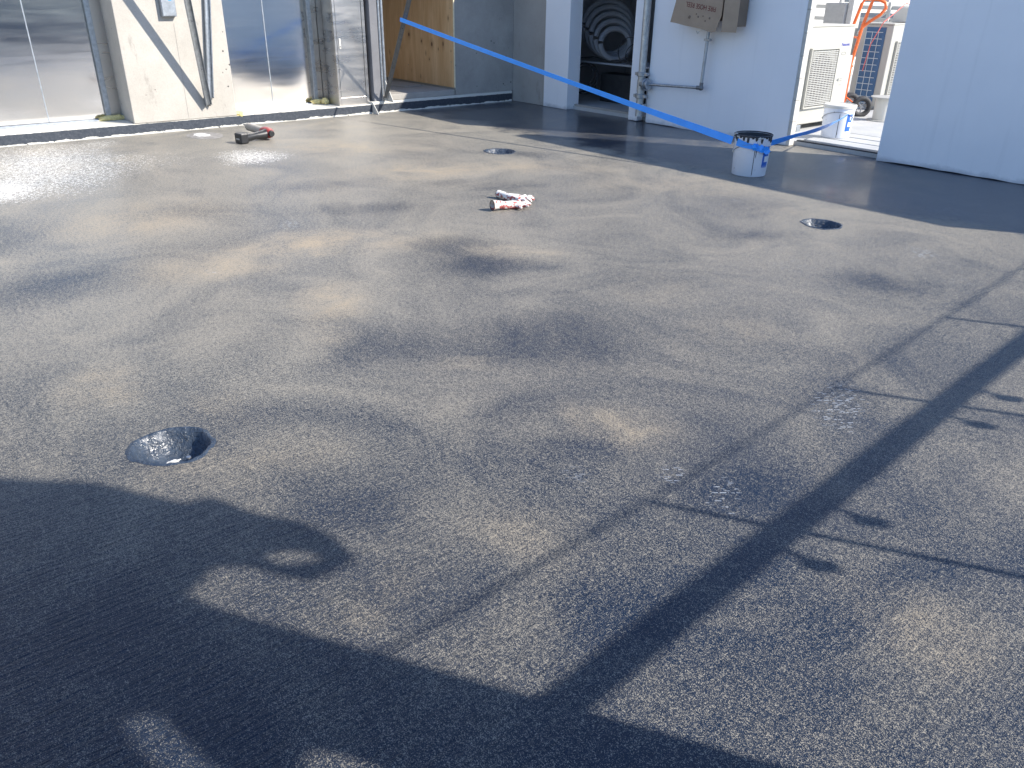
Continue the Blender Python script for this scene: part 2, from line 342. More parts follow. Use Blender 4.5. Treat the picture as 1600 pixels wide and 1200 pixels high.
def lathe(bm, c, prof, n=40, cap=True, jit=None):
    """prof = [(r, z)...] about a vertical axis through c"""
    rings = []
    for (r, z) in prof:
        ring = []
        for k in range(n):
            a = k * 2 * math.pi / n; q = r * (1 + (jit(a, r, z) if jit else 0))
            ring.append(bm.verts.new((c[0] + q * math.cos(a), c[1] + q * math.sin(a), c[2] + z)))
        rings.append(ring)
    for a, b in zip(rings, rings[1:]):
        for k in range(n): bm.faces.new((a[k], a[(k + 1) % n], b[(k + 1) % n], b[k]))
    if cap: bm.faces.new(rings[0][::-1]); bm.faces.new(rings[-1])
def prism(bm, poly, axis, a0, a1, holes_=()):
    """poly in the two other axes, extruded along axis from a0 to a1"""
    def P(p, t):
        return {'x': (t, p[0], p[1]), 'y': (p[0], t, p[1]), 'z': (p[0], p[1], t)}[axis]
    loops_ = [poly] + list(holes_); flat_ = [p for l in loops_ for p in l]
    A = [bm.verts.new(P(p, a0)) for p in flat_]; B = [bm.verts.new(P(p, a1)) for p in flat_]
    tri = tessellate_polygon([[Vector((p[0], p[1], 0)) for p in l] for l in loops_])
    for t in tri: bm.faces.new([A[i] for i in t]); bm.faces.new([B[i] for i in reversed(t)])
    o_ = 0
    for l in loops_:
        n = len(l)
        for i in range(n):
            j = (i + 1) % n; bm.faces.new((A[o_ + i], A[o_ + j], B[o_ + j], B[o_ + i]))
        o_ += n
def blob(bm, c, r, sub=3, amp=.25, freq=2., seed=0.):
    res = bmesh.ops.create_icosphere(bm, subdivisions=sub, radius=1)
    for v in res['verts']:
        d = v.co.normalized(); k = 1 + amp * mnoise.noise(d * freq + Vector((seed, seed * 2, 0)))
        v.co = Vector((c[0] + d.x * r[0] * k, c[1] + d.y * r[1] * k, c[2] + d.z * r[2] * k))
def link(name, bm, mat, parent=None, bevel=0., smooth=False, segs=2):
    bmesh.ops.recalc_face_normals(bm, faces=bm.faces)
    me = bpy.data.meshes.new(name)
    base = Vector((0, 0, 0))
    if parent is not None:
        base = BASE[parent.name]
        bmesh.ops.translate(bm, verts=bm.verts, vec=-base)
    bm.to_mesh(me); bm.free(); me.materials.append(M[mat] if isinstance(mat, str) else mat)
    o = bpy.data.objects.new(name, me); C.objects.link(o)
    if parent is not None: o.parent = parent
    BASE[o.name] = base
    if smooth:
        for p in me.polygons: p.use_smooth = True
        try: me.set_sharp_from_angle(angle=R(38))
        except Exception: pass
    if bevel:
        b = o.modifiers.new('bevel', 'BEVEL'); b.width = bevel; b.segments = segs; b.limit_method = 'ANGLE'; b.harden_normals = False
    return o
def thing(name, label, cat, loc, group=None):
    o = bpy.data.objects.new(name, None); C.objects.link(o); o.location = loc; o.empty_display_size = .1
    BASE[o.name] = Vector(loc); o['label'] = label; o['category'] = cat
    if group: o['group'] = group
    return o
def single(o, label, cat, group=None):
    """a thing that is one mesh: put its origin at its own base"""
    me = o.data; xs = [v.co for v in me.vertices]
    b = Vector(((min(v.x for v in xs) + max(v.x for v in xs)) / 2, (min(v.y for v in xs) + max(v.y for v in xs)) / 2, min(v.z for v in xs)))
    me.transform(Matrix.Translation(-b)); o.location = b
    o['label'] = label; o['category'] = cat
    if group: o['group'] = group
    return o
def each(name, mat, parent, fns, bevel=0., smooth=False):
    for f_ in fns: part(name, mat, parent, f_, bevel, smooth)
def structure(o): o['kind'] = 'structure'; return o
def part(name, mat, parent, fn, bevel=0., smooth=False):
    bm = nb(); fn(bm); return link(name, bm, mat, parent, bevel, smooth)
def text_part(name, body, size, mat, parent, mtx, extrude=.0006, width=None):
    cu = bpy.data.curves.new(name, 'FONT'); cu.body = body; cu.size = size; cu.extrude = extrude; cu.align_x = 'CENTER'; cu.align_y = 'CENTER'
    tmp = bpy.data.objects.new(name + '_tmp', cu); C.objects.link(tmp)
    bpy.context.view_layer.update()
    me = bpy.data.meshes.new_from_object(tmp.evaluated_get(bpy.context.evaluated_depsgraph_get()))
    bpy.data.objects.remove(tmp); bpy.data.curves.remove(cu)
    xs = [v.co.x for v in me.vertices]; wd = max(xs) - min(xs)
    k = (width / wd) if width else 1
    base = BASE[parent.name]
    me.transform(Matrix.Translation(-base) @ mtx @ Matrix.Diagonal((k, 1, 1, 1)))
    me.materials.clear(); me.materials.append(M[mat]); me.name = name
    o = bpy.data.objects.new(name, me); C.objects.link(o); o.parent = parent; return o

# ------------------------------------------------------------------ setting: decks and ground
DRAINS = [(-2.86, .685, .142), (-6.975, 5.64, .160), (-3.11, 5.735, .142)]
def drain_edge(i, a, r): return r * (1 + .05 * math.sin(2 * a + i) + .035 * math.sin(3 * a + 2 * i + 1) + .02 * math.sin(7 * a + i))
bm = nb()
outer = [Vector((-10.33, -9, 0)), Vector((6.6, -9, 0)), Vector((6.6, 8.74, 0)), Vector((-10.33, 8.74, 0))]
NR = 72
loops = [outer]
for i, (cx, cy, r) in enumerate(DRAINS):
    loops.append([Vector((cx + drain_edge(i, a, r) * math.cos(a), cy + drain_edge(i, a, r) * math.sin(a), 0)) for a in [2 * math.pi * k / NR for k in range(NR)]])
flat = [v for l in loops for v in l]; vs = [bm.verts.new(v) for v in flat]
for t in tessellate_polygon(loops): bm.faces.new([vs[i] for i in t])
for f in bm.faces:
    f.normal_update()
    if f.normal.z < 0: f.normal_flip()
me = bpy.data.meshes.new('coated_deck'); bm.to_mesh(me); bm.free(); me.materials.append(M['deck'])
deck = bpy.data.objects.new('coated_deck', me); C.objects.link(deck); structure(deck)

structure(link('rear_deck', (lambda b: (box(b, -14, 6.6, 8.741, 40, -.3, .045), b)[1])(nb()), 'slab'))
structure(link('roof_slab', (lambda b: (box(b, -14, 6.9, -9.2, 8.74, -.6, -.14), b)[1])(nb()), 'conc_grey'))
bm = nb(); s_ = 1500
bm.faces.new([bm.verts.new(p) for p in ((-s_, -s_, -14), (s_, -s_, -14), (s_, s_, -14), (-s_, s_, -14))])
structure(link('ground', bm, 'city'))

# floor drains: dished bowls of membrane with outlet and screws
DL = ['nearest floor drain bowl with a screw, beside the big shadow at left', 'farthest floor drain bowl, near the wall shadow beyond the gloves', 'floor drain bowl in front of the right white wall']
for i, (cx, cy, r) in enumerate(DRAINS):
    t = thing('floor_drain', DL[i], 'floor drain', (cx, cy, -.14), 'membrane lined floor drains')
    bm = nb(); rings = []
    prof = [(1.10, .0045), (1.03, .006), (.97, .001), (.90, -.022), (.74, -.060), (.52, -.082), (.34, -.092), (.26, -.100), (.22, -.14)]
    for (q, z) in prof:
        ring = []
        for k in range(NR):
            a = 2 * math.pi * k / NR; e = drain_edge(i, a, r) * q
            dz = 0 if q > 1 else .006 * mnoise.noise(Vector((cx * 9 + 5 * q * math.cos(a), cy * 9 + 5 * q * math.sin(a), i)))
            if q > 1.05: e *= 1 + .05 * mnoise.noise(Vector((4 * math.cos(a) + i, 4 * math.sin(a), 1)))
            ring.append(bm.verts.new((cx + e * math.cos(a), cy + e * math.sin(a), z + dz if q < 1.05 else .0008)))
        rings.append(ring)
    for a_, b_ in zip(rings, rings[1:]):
        for k in range(NR): bm.faces.new((a_[k], a_[(k + 1) % NR], b_[(k + 1) % NR], b_[k]))
    bm.faces.new(rings[-1])
    for f in bm.faces:
        f.normal_update()
        if f.normal.z < 0: f.normal_flip()
    me = bpy.data.meshes.new('bowl'); bm.to_mesh(me); bm.free(); me.transform(Matrix.Translation((-cx, -cy, .14)))
    me.materials.append(M['drain'])
    for p in me.polygons: p.use_smooth = True
    o = bpy.data.objects.new('bowl', me); C.objects.link(o); o.parent = t
    part('screw', 'galv', t, lambda b: (lathe(b, (cx + .03, cy + .045, -.085), [(.004, 0), (.004, .028), (.010, .029), (.009, .034)], 10)), smooth=True)
    if i == 0:
        part('dried_sand_lip', 'powder', t, lambda b: blob(b, (cx + .120, cy - .040, .000), (.009, .024, .005), 3, .9, 3, 5), smooth=True)

# ------------------------------------------------------------------ lift side (wall plane x about -10.87, kerb face x = -10.33)
KX, DX, KZ = -10.33, -10.87, .125
t = thing('concrete_kerb', 'long low kerb with black membrane on its face, below the steel lift doors', 'kerb', (KX, 2, 0))
def wavy(b, y0, y1, z):
    n = int((y1 - y0) / .08); prev = None
    for i in range(n + 1):
        y = y0 + (y1 - y0) * i / n
        zz = z + .004 * mnoise.noise(Vector((y * 3, 1, 0))); xx = KX + .006 * mnoise.noise(Vector((y * 2.4, 7, 0)))
        ring = [b.verts.new(p) for p in ((xx, y, -.05), (xx, y, zz - .006), (xx - .012, y, zz), (-11.4, y, zz), (-11.4, y, -.05))]
        if prev:
            for k in range(5): b.faces.new((prev[k], prev[(k + 1) % 5], ring[(k + 1) % 5], ring[k]))
        else: b.faces.new(ring)
        prev = ring
    b.faces.new(prev[::-1])
part('kerb_body', 'kerb', t, lambda b: wavy(b, -9, 6.02, KZ))
t = thing('raised_kerb', 'short higher kerb with black membrane upstand under the plywood sheet', 'kerb', (KX, 7.3, 0))
part('kerb_body', 'kerb', t, lambda b: wavy(b, 6.022, 7.5, .155))
part('kerb_body', 'kerb', t, lambda b: wavy(b, 7.502, 8.6, .155))

def lift(y0, seam, y1, label, side):
    t = thing('lift_doorway', label, 'lift doors', (DX, (y0 + y1) / 2, KZ), 'stainless steel lift doorways')
    part('door_panel', 'steel', t, lambda b: box(b, DX - .03, DX, y0, seam - .003, KZ + .02, 2.3), .002)
    part('door_panel', 'steel', t, lambda b: box(b, DX - .03, DX, seam + .003, y1, KZ + .02, 2.3), .002)
    part('seam_edge', 'galv', t, lambda b: box(b, DX - .02, DX + .004, seam - .006, seam + .006, KZ + .02, 2.3))
    part('sill', 'galv', t, lambda b: (box(b, DX - .03, DX + .10, y0, y1, KZ + .001, KZ + .012), box(b, DX + .03, DX + .045, y0, y1, KZ + .012, KZ + .018)), .001)
    part('jamb_post', 'galv', t, lambda b: box(b, DX - .03, DX + .05, y1 + .002, y1 + .062, KZ + .002, 2.35), .004)
    part('side_panel', 'steel_soft', t, lambda b: box(b, DX - .03, DX + .008, y1 + .064, side, KZ + .002, 2.35), .002)
    part('header', 'steel_soft', t, lambda b: box(b, DX - .03, DX + .06, y0 - .02, side, 2.352, 2.6), .002)
    return t
lift(.10, 2.01, 2.63, 'left stainless lift doors, cut by the left edge, beside the lit concrete pillar', 2.83)
lift(4.10, 4.79, 5.39, 'second stainless lift doors, between the lit pillar and the steel cabinet', 5.545)

def wall_thing(label, x0, x1, y0, y1, z0, z1, mat, name='concrete_wall', cat='wall', bevel=.006):
    b = nb(); box(b, x0, x1, y0, y1, z0, z1); return single(link(name, b, mat, None, bevel), label, cat)
wall_thing('concrete beam above the lift doors, out of frame over the steel', -11.4, -10.60, .05, 5.5, 2.62, 3.3, 'conc_grey')
wall_thing('plain concrete wall left of the left lift doors', -11.3, DX + .1, -9, .09, KZ + .002, 3.3, 'conc_grey')
wall_thing('dark backing wall hidden behind the lift doors', -11.5, -11.3, -9, 6.2, KZ + .003, 3.3, 'dark')
# pillar between the lifts
t = thing('concrete_pillar', 'sunlit pale concrete pillar between the two lift doors', 'pillar', (-10.6, 3.43, KZ))
bm = nb(); prism(bm, [(-11.29, 2.835), (KX + .004, 2.80), (KX + .004, 4.05), (-11.29, 4.09)], 'z', KZ + .002, 3.3); link('pillar_body', bm, 'conc_light', t, .008)
bm = nb(); box(bm, KX + .002, KX + .0065, 3.440, 3.4435, KZ + .01, 1.2); link('joint_line', bm, 'conc_grey', t)
# raking steel braces before the pillar
def channel(bm, a, b, wdt, dep, th, up=Vector((1, 0, 0))):
    a, b = Vector(a), Vector(b); d = (b - a).normalized(); s = d.cross(up).normalized(); u = s.cross(d).normalized()
    sec = [(-wdt / 2, 0), (wdt / 2, 0), (wdt / 2, dep), (wdt / 2 - th, dep), (wdt / 2 - th, th), (-wdt / 2 + th, th), (-wdt / 2 + th, dep), (-wdt / 2, dep)]
    A = [bm.verts.new(a + s * p + u * q) for p, q in sec]; B = [bm.verts.new(b + s * p + u * q) for p, q in sec]
    for i in range(8): bm.faces.new((A[i], A[(i + 1) % 8], B[(i + 1) % 8], B[i]))
    for X in (A, B[::-1]): bm.faces.new((X[0], X[1], X[2], X[3], X[4])); bm.faces.new((X[0], X[4], X[5])); bm.faces.new((X[0], X[5], X[6], X[7]))
def holes(bm, a, b, n, off):
    a, b = Vector(a), Vector(b)
    for i in range(1, n):
        p = a.lerp(b, i / n) + Vector(off); lathe(bm, p, [(.009, -.006), (.009, .006)], 8)
t = thing('raking_brace', 'bright galvanised brace leaning out from the pillar foot, casting a diagonal shadow', 'brace', (-10.2, 3.63, .30))
f0, f1 = (-10.29, 3.69, .285), (-9.55, 3.31, 2.40)
part('channel', 'galv', t, lambda b: channel(b, f0, f1, .072, .035, .004), .001)
each('bolt', 'galv_dark', t, [(lambda b, q=q: lathe(b, Vector(f0).lerp(Vector(f1), q) + Vector((.034, 0, 0)), [(.009, -.006), (.009, .006)], 8)) for q in (.2, .45, .7)])
t = thing('wall_channel', 'upright ribbed galvanised channel standing against the pillar at the brace foot', 'channel', (-10.24, 3.68, .3))
part('channel', 'galv', t, lambda b: channel(b, (-10.315, 3.735, .36), (-10.315, 4.00, 2.6), .074, .035, .004), .001)
each('lip', 'galv', t, [(lambda b, y=y: tube(b, [(-10.279, y, .37), (-10.279, y + .265, 2.6)], .004, 6)) for y in (3.706, 3.762)])
each('foot_clip', 'galv_dark', t, [(lambda b, y=y: box(b, -10.322, -10.28, y, y + .008, .27, .37)) for y in (3.66, 3.71)], .001)
t = thing('junction_box', 'small grey metal box fixed high on the lit pillar', 'junction box', (-10.27, 3.39, 1.27))
part('box_body', 'galv', t, lambda b: box(b, KX + .006, -10.262, 3.31, 3.475, 1.275, 1.62), .004)
part('cover', 'galv', t, lambda b: box(b, -10.260, -10.254, 3.317, 3.468, 1.283, 1.61), .002)
part('blue_tag', 'tape', t, lambda b: box(b, -10.2535, -10.252, 3.40, 3.43, 1.44, 1.50))

# steel cabinet
t = thing('steel_cabinet', 'tall narrow stainless cabinet with lock plate beside the second lift doors', 'cabinet', (-10.64, 5.79, KZ))
part('body', 'steel_soft', t, lambda b: box(b, -11.0, -10.43, 5.55, 6.03, KZ + .002, 2.35), .003)
part('side_seam', 'galv_dark', t, lambda b: box(b, -10.70, -10.694, 5.5465, 5.5485, KZ + .002, 2.35))
part('frame', 'steel_soft', t, lambda b: (box(b, -10.428, -10.402, 5.55, 5.585, KZ + .002, 2.3), box(b, -10.428, -10.402, 5.985, 6.03, KZ + .002, 2.3), box(b, -10.428, -10.403, 5.587, 5.983, KZ + .002, KZ + .105)), .002)
part('door', 'steel_soft', t, lambda b: box(b, -10.428, -10.406, 5.590, 5.980, KZ + .112, 2.3), .003)
part('lock_plate', 'white_paint', t, lambda b: box(b, -10.404, -10.396, 5.612, 5.640, .855, .985), .006)
part('keyhole', 'dark', t, lambda b: box(b, -10.3955, -10.3945, 5.621, 5.631, .875, .893))

# second pillar, tubes, ply covered opening
b = nb(); box(b, -11.3, KX - .015, 6.075, 6.195, .157, 3.3); single(link('shaded_pillar', b, 'conc_darkened', None, .006), 'narrow concrete pillar right of the steel cabinet, its shade put into the grey', 'pillar')
for k, y in enumerate((6.225, 6.275)):
    b = nb(); tube(b, [(-10.36, y, .158), (-10.36, y, 3.2)], .020, 12)
    single(link('conduit_tube', b, 'galv', None, 0, True), ['grey upright conduit touching the dark pillar', 'grey upright conduit beside the plywood sheet'][k], 'conduit', 'conduits between dark pillar and plywood')
t = thing('plywood_sheet', 'orange brown plywood sheet with knots closing the recess beside the dark pillar', 'plywood', (-11.2, 7.49, .26))
part('face', 'ply', t, lambda b: box(b, -12.3, -10.352, 7.478, 7.49, .262, 2.6))
part('edge', 'wood_edge', t, lambda b: box(b, -10.351, -10.336, 7.474, 7.492, .262, 2.6), .001)
each('screw', 'galv_dark', t, [(lambda b, x=x, z=z: tube(b, [(x, 7.4785, z), (x, 7.475, z)], .006, 8)) for x, z in ((-10.42, .62), (-10.42, 1.35), (-11.6, 1.2), (-11.6, .5))])
wall_thing('smudged grey concrete wall right of the plywood sheet', -12.6, KX - .012, 7.494, 8.622, .157, 3.3, 'conc_grey')
wall_thing('back of the recess behind the plywood sheet', -12.9, -12.7, 6.0, 8.6, .157, 3.3, 'room')
wall_thing('roof slab over the recess behind the plywood', -12.9, KX - .03, 6.2, 8.6, 2.63, 2.85, 'conc_grey', 'roof_slab_edge', 'roof')
wall_thing('left side of the recess behind the dark pillar', -12.69, -11.32, 6.05, 6.15, .157, 3.3, 'room')
b = nb(); box(b, -12.68, KX - .006, 6.20, 7.475, .157, .235); single(link('recess_sill', b, 'conc_grey', None, .006), 'grey concrete sill of the dark recess above the black upstand', 'sill')
b = nb(); box(b, -11.9, -11.0, 6.9, 7.3, .237, .252, Matrix.Rotation(.2, 3, 'Z')); single(link('scrap_board', b, 'conc_grey', None, .002), 'thin scrap board lying in the dark recess under the plywood', 'board')
# tape brace
fa, fb = Vector((-10.285, 6.225, .20)), Vector((-9.645, 6.163, 1.233)); fe = fa + (fb - fa) * 1.45 + Vector((0, .03, 0))
t = thing('leaning_prop', 'weathered steel prop leaning out before the plywood, tied with blue tape', 'prop', fa)
part('channel', 'galv_dark', t, lambda b: channel(b, fa, fe, .058, .03, .004, Vector((1, -.6, 0))), .001)
each('bolt', 'dark', t, [(lambda b, q=q: blob(b, fa.lerp(fe, q) + Vector((.026, -.016, 0)), (.009, .009, .009), 1, 0)) for q in (.28, .62, .9)])
each('foot_plate', 'white_paint', t, [lambda b: prism(b, [(-10.36, .16), (-10.10, .16), (-10.12, .19), (-10.25, .37), (-10.29, .43), (-10.30, .25)], 'y', 6.235, 6.243),
    lambda b: prism(b, [(-10.32, .16), (-10.16, .004), (-10.19, .0), (-10.31, .0), (-10.325, .15)], 'y', 6.02, 6.03)], .001)

# foam blobs at door feet
FO = [((-10.80, 2.72, .15), (.05, .16, .03), 'yellow foam spread along the foot of the left lift jamb'), ((-10.79, 2.60, .145), (.04, .07, .028), 'small yellow foam lump left of the jamb foam of the left lift'),
      ((-10.345, 4.09, .145), (.03, .05, .035), 'yellow foam lump at the lit pillar right corner'), ((-10.79, 5.42, .155), (.05, .10, .035), 'yellow foam lump at the second lift jamb foot'), ((-10.70, 5.49, .165), (.045, .05, .045), 'brown dusted foam lump against the cabinet side')]
for i, (c, r, l) in enumerate(FO):
    b = nb(); blob(b, c, r, 3, .5, 3, i); single(link('foam_lump', b, 'foam', None, 0, True), l, 'foam', 'expanding foam lumps on the kerb')

# ------------------------------------------------------------------ right hand walls (plane y = 8.6)
WH = 3.0
b = nb(); box(b, -12.6, -9.575, 8.624, 8.78, .001, WH); single(link('concrete_wall', b, 'conc_tan', None, .004), 'brownish grey concrete panel in the inner corner, left of the white pier', 'wall')
b = nb(); box(b, -9.573, -9.05, 8.60, 8.845, .001, WH); single(link('white_pier', b, 'white', None, .004), 'white rendered pier between concrete panel and dark doorway', 'pier')
b = nb(); box(b, -7.79, -7.63, 8.585, 8.70, .008, WH); single(link('door_post', b, 'white', None, .004), 'narrow white post left of the galvanised riser pipe', 'post')
t = thing('white_wall', 'white rendered wall carrying the hose reel box, its block end showing', 'wall', (-6.4, 8.65, 0))
def rough_base(b, x0, x1, y0, y1):
    n = int((x1 - x0) / .06); pts = [(x0, WH)]
    for i in range(n + 1):
        x = x0 + (x1 - x0) * i / n; pts.append((x, .008 + .012 * mnoise.noise(Vector((x * 4, 3, y0)))))
    pts.append((x1, WH)); prism(b, pts, 'y', y0, y1)
part('render_face', 'white', t, lambda b: rough_base(b, -7.48, -5.30, 8.60, 8.70))
for k in range(13):
    z0 = .035 + k * .236
    part('block', 'block', t, lambda b: box(b, -5.298, -5.255 + random.uniform(-.002, .002), 8.603, 8.70, z0 if k else .004, min(z0 + .232, WH)), .004)
t = thing('right_white_wall', 'large blank white rendered wall at right, its foot on the wet deck', 'wall', (-1.6, 8.7, 0))
part('render_face', 'white', t, lambda b: rough_base(b, -4.18, 1.03, 8.60, 8.80))
b = nb(); box(b, -10.3, -7.25, 11.0, 11.2, .05, WH); single(link('plant_room_wall', b, 'room'), 'back wall of the dark hose store', 'wall')
b = nb(); box(b, -10.3, -10.1, 8.86, 10.99, .05, WH); single(link('plant_room_wall', b, 'room'), 'left wall of the dark hose store', 'wall')
b = nb(); box(b, -7.4, -7.25, 8.76, 10.99, .05, WH); single(link('plant_room_wall', b, 'room'), 'right wall of the dark hose store', 'wall')
b = nb(); box(b, -10.3, -7.0, 8.82, 11.2, WH + .01, WH + .15); single(link('plant_room_roof', b, 'room'), 'roof slab over the dark hose store', 'roof')
b = nb(); box(b, -9.045, -7.795, 8.60, 8.80, 2.1, WH - .01); single(link('door_lintel', b, 'white'), 'white lintel over the dark doorway', 'lintel')
b = nb(); box(b, -9.04, -7.80, 8.745, 8.80, .002, .075); single(link('door_step', b, 'conc_grey', None, .006), 'grey concrete step at the dark doorway', 'step')
b = nb(); box(b, -5.25, -4.19, 8.742, 8.80, .002, .060); single(link('threshold', b, 'black', None, .004), 'black membrane threshold in the bright passage', 'threshold')

# riser pipe with couplings and branch
t = thing('riser_pipe', 'galvanised riser pipe with bolted couplings on the white wall', 'pipe', (-7.545, 8.52, .05))
px, py = -7.545, 8.525
part('pipe', 'pipe', t, lambda b: tube(b, [(px, py, .085), (px, py, 3.0)], .047, 20), 0, True)
part('pipe_sleeve', 'pipe', t, lambda b: tube(b, [(px, py, .55), (px, py, .40)], .053, 20), 0, True)
def coupling(b, z):
    lathe(b, (px, py, z), [(.050, -.03), (.066, -.026), (.068, .026), (.050, .03)], 20)
    box(b, px - .105, px + .105, py - .022, py + .022, z - .02, z + .02)
for z in (.62, .345): part('coupling', 'galv', t, lambda b: coupling(b, z), .004, True)
part('clamp', 'galv', t, lambda b: (lathe(b, (px, py, .235), [(.049, -.012), (.052, -.012), (.052, .012), (.049, .012)], 20), box(b, px + .05, px + .10, py - .01, py + .01, .223, .247)), .002)
part('bolt', 'white_paint', t, lambda b: (tube(b, [(px + .08, py - .03, .235), (px + .08, py + .03, .235)], .014, 8)))
part('tee_branch', 'galv', t, lambda b: (tube(b, [(px, py, .50), (px + .10, py - .02, .50)], .052, 16), tube(b, [(px + .085, py - .02, .50), (px + .12, py - .025, .50)], .078, 16), tube(b, [(px + .12, py - .025, .50), (px + .16, py - .03, .50)], .062, 16)), .003, True)
part('branch_pipe', 'galv', t, lambda b: tube(b, [(px + .15, py - .02, .505), (-6.56, 8.50, .535)], .017, 12), 0, True)
part('elbow', 'galv_dark', t, lambda b: (blob(b, (-6.535, 8.50, .537), (.033, .033, .033), 2, 0), tube(b, [(-6.60, 8.50, .535), (-6.555, 8.50, .536)], .024, 12), tube(b, [(-6.535, 8.50, .55), (-6.532, 8.50, .60)], .024, 12)), 0, True)
part('upright_pipe', 'galv', t, lambda b: tube(b, [(-6.535, 8.50, .56), (-6.50, 8.50, 1.60)], .020, 12), 0, True)
part('saddle_clip', 'galv', t, lambda b: (box(b, -6.555, -6.47, 8.475, 8.525, 1.075, 1.10),), .003)
# cardboard cover
t = thing('cardboard_cover', 'torn cardboard box hung upside down over the hose reel on the white wall', 'cardboard box', (-6.45, 8.45, 1.19))
tilt = .0
part('front_panel', 'card', t, lambda b: prism(b, [(-6.99, 1.27), (-6.93, 1.50), (-6.93, 2.0), (-6.22, 2.0), (-6.235, 1.36), (-6.30, 1.19), (-6.36, 1.178), (-6.52, 1.215), (-6.75, 1.238), (-6.9, 1.262)], 'y', 8.34, 8.346), .001)
part('right_flap', 'card', t, lambda b: (box(b, -6.205, -6.02, 8.33, 8.336, 1.19, 2.0, Matrix.Rotation(.25, 3, 'Z'), (-6.2, 8.33, 1.2))), .001)
each('side_panel', 'card_in', t, [lambda b: box(b, -6.935, -6.929, 8.348, 8.57, 1.29, 2.0), lambda b: box(b, -6.05, -6.044, 8.40, 8.57, 1.25, 2.0)])
each('back_flap', 'card_in', t, [lambda b: box(b, -6.92, -6.06, 8.56, 8.565, 1.30, 2.0), lambda b: box(b, -6.92, -6.25, 8.36, 8.55, 1.99, 1.996)])
each('dent', 'card_in', t, [(lambda b, x=x, z=z, r=r: blob(b, (x, 8.340, z), (r, .006, r * .9), 2, .4, 3, x)) for x, z, r in ((-6.70, 1.335, .020), (-6.60, 1.37, .010), (-6.57, 1.34, .012), (-6.50, 1.35, .009), (-6.46, 1.30, .011), (-6.40, 1.33, .013))], 0, True)
mt = Matrix.Translation((-6.545, 8.3385, 1.452)) @ Matrix.Rotation(R(90), 4, 'X') @ Matrix.Rotation(R(180 - 6.5), 4, 'Z')
text_part('lettering', 'FIRE HOSE REEL', .078, 'maroon', t, mt, width=.45)
mt = Matrix.Translation((-6.55, 8.3385, 1.555)) @ Matrix.Rotation(R(90), 4, 'X') @ Matrix.Rotation(R(180 - 6.5), 4, 'Z')
part('hook_tip', 'white_paint', t, lambda b: prism(b, [(-6.60, 1.185), (-6.585, 1.185), (-6.57, 1.168), (-6.555, 1.185), (-6.54, 1.185), (-6.57, 1.15)], 'y', 8.36, 8.37))

# things in the hose store
t = thing('hose_coil', 'big pale coil of wide hose leaning in the dark hose store', 'hose', (-9.12, 9.75, .66))
def coil(b, c, r, turns, step, rad, nrm, squash=1., jit=.0):
    nrm = Vector(nrm).normalized(); u, v = frame_of(nrm); pts = []
    n = 40
    for k in range(int(turns * n)):
        a = 2 * math.pi * k / n; q = r * (1 + jit * mnoise.noise(Vector((k * .07, 2, 1))))
        pts.append(Vector(c) + (u * math.cos(a) + v * math.sin(a) * squash) * q + nrm * step * k / n)
    tube(b, pts, rad, 8)
for k, (r, dx) in enumerate(((.40, 0), (.37, .07), (.33, .14), (.28, .21), (.23, .28))):
    part('hose_turn', 'hose', t, lambda b: coil(b, (-9.27 + dx * 1.15, 9.62 - .04 * k, 1.10 - dx * .75), r * .98, 1.0, .0, .042, (.80, -.50, .22), .95, .05), 0, True)
t = thing('storage_shelf', 'grey slatted shelf under the hose coil', 'shelf', (-9.0, 9.7, .05))
for k in range(4): part('slat', 'room', t, lambda b: box(b, -9.95, -8.1, 9.36 + k * .16, 9.49 + k * .16, .60, .625), .003)
part('leg', 'room', t, lambda b: box(b, -9.9, -9.84, 9.4, 9.46, .05, .598)); part('leg', 'room', t, lambda b: box(b, -8.2, -8.14, 9.4, 9.46, .05, .598))
for k in range(5):
    b = nb(); c0 = [(-9.42, 9.30, .42), (-9.36, 9.28, .36), (-8.52, 9.34, .83), (-8.42, 9.36, .78), (-9.46, 9.33, .38)][k]
    coil(b, c0, [.17, .21, .19, .16, .24][k], 1.6, .02, .007, (.3, -.9, .2 + .1 * k), 1, .12)
    single(link('cable_loop', b, 'rubber', None, 0, True), ['black cable loop hanging below the store shelf', 'wider black cable loop low in the hose store', 'black cable loop right of the hose coil', 'small black cable loop at the store right side', 'largest black cable loop beside the store pier'][k], 'cable', 'black cable loops in the hose store')
b = nb(); pts = [(-9.6, 9.4, .66), (-9.3, 9.34, .70), (-9.0, 9.38, .66), (-8.7, 9.33, .69), (-8.4, 9.38, .64), (-8.2, 9.34, .50)]; tube(b, pts, .008, 6)
tube(b, [(p[0] + .1, p[1] - .03, p[2] + .02 * math.sin(i * 3)) for i, p in enumerate(pts)], .006, 6)
single(link('loose_cable', b, 'rubber', None, 0, True), 'loose black cables trailing over the store shelf', 'cable')
b = nb(); box(b, -9.25, -8.55, 9.5, 9.8, .05, .46); single(link('storage_box', b, 'dark', None, .01), 'dark box on the floor under the store shelf', 'box')

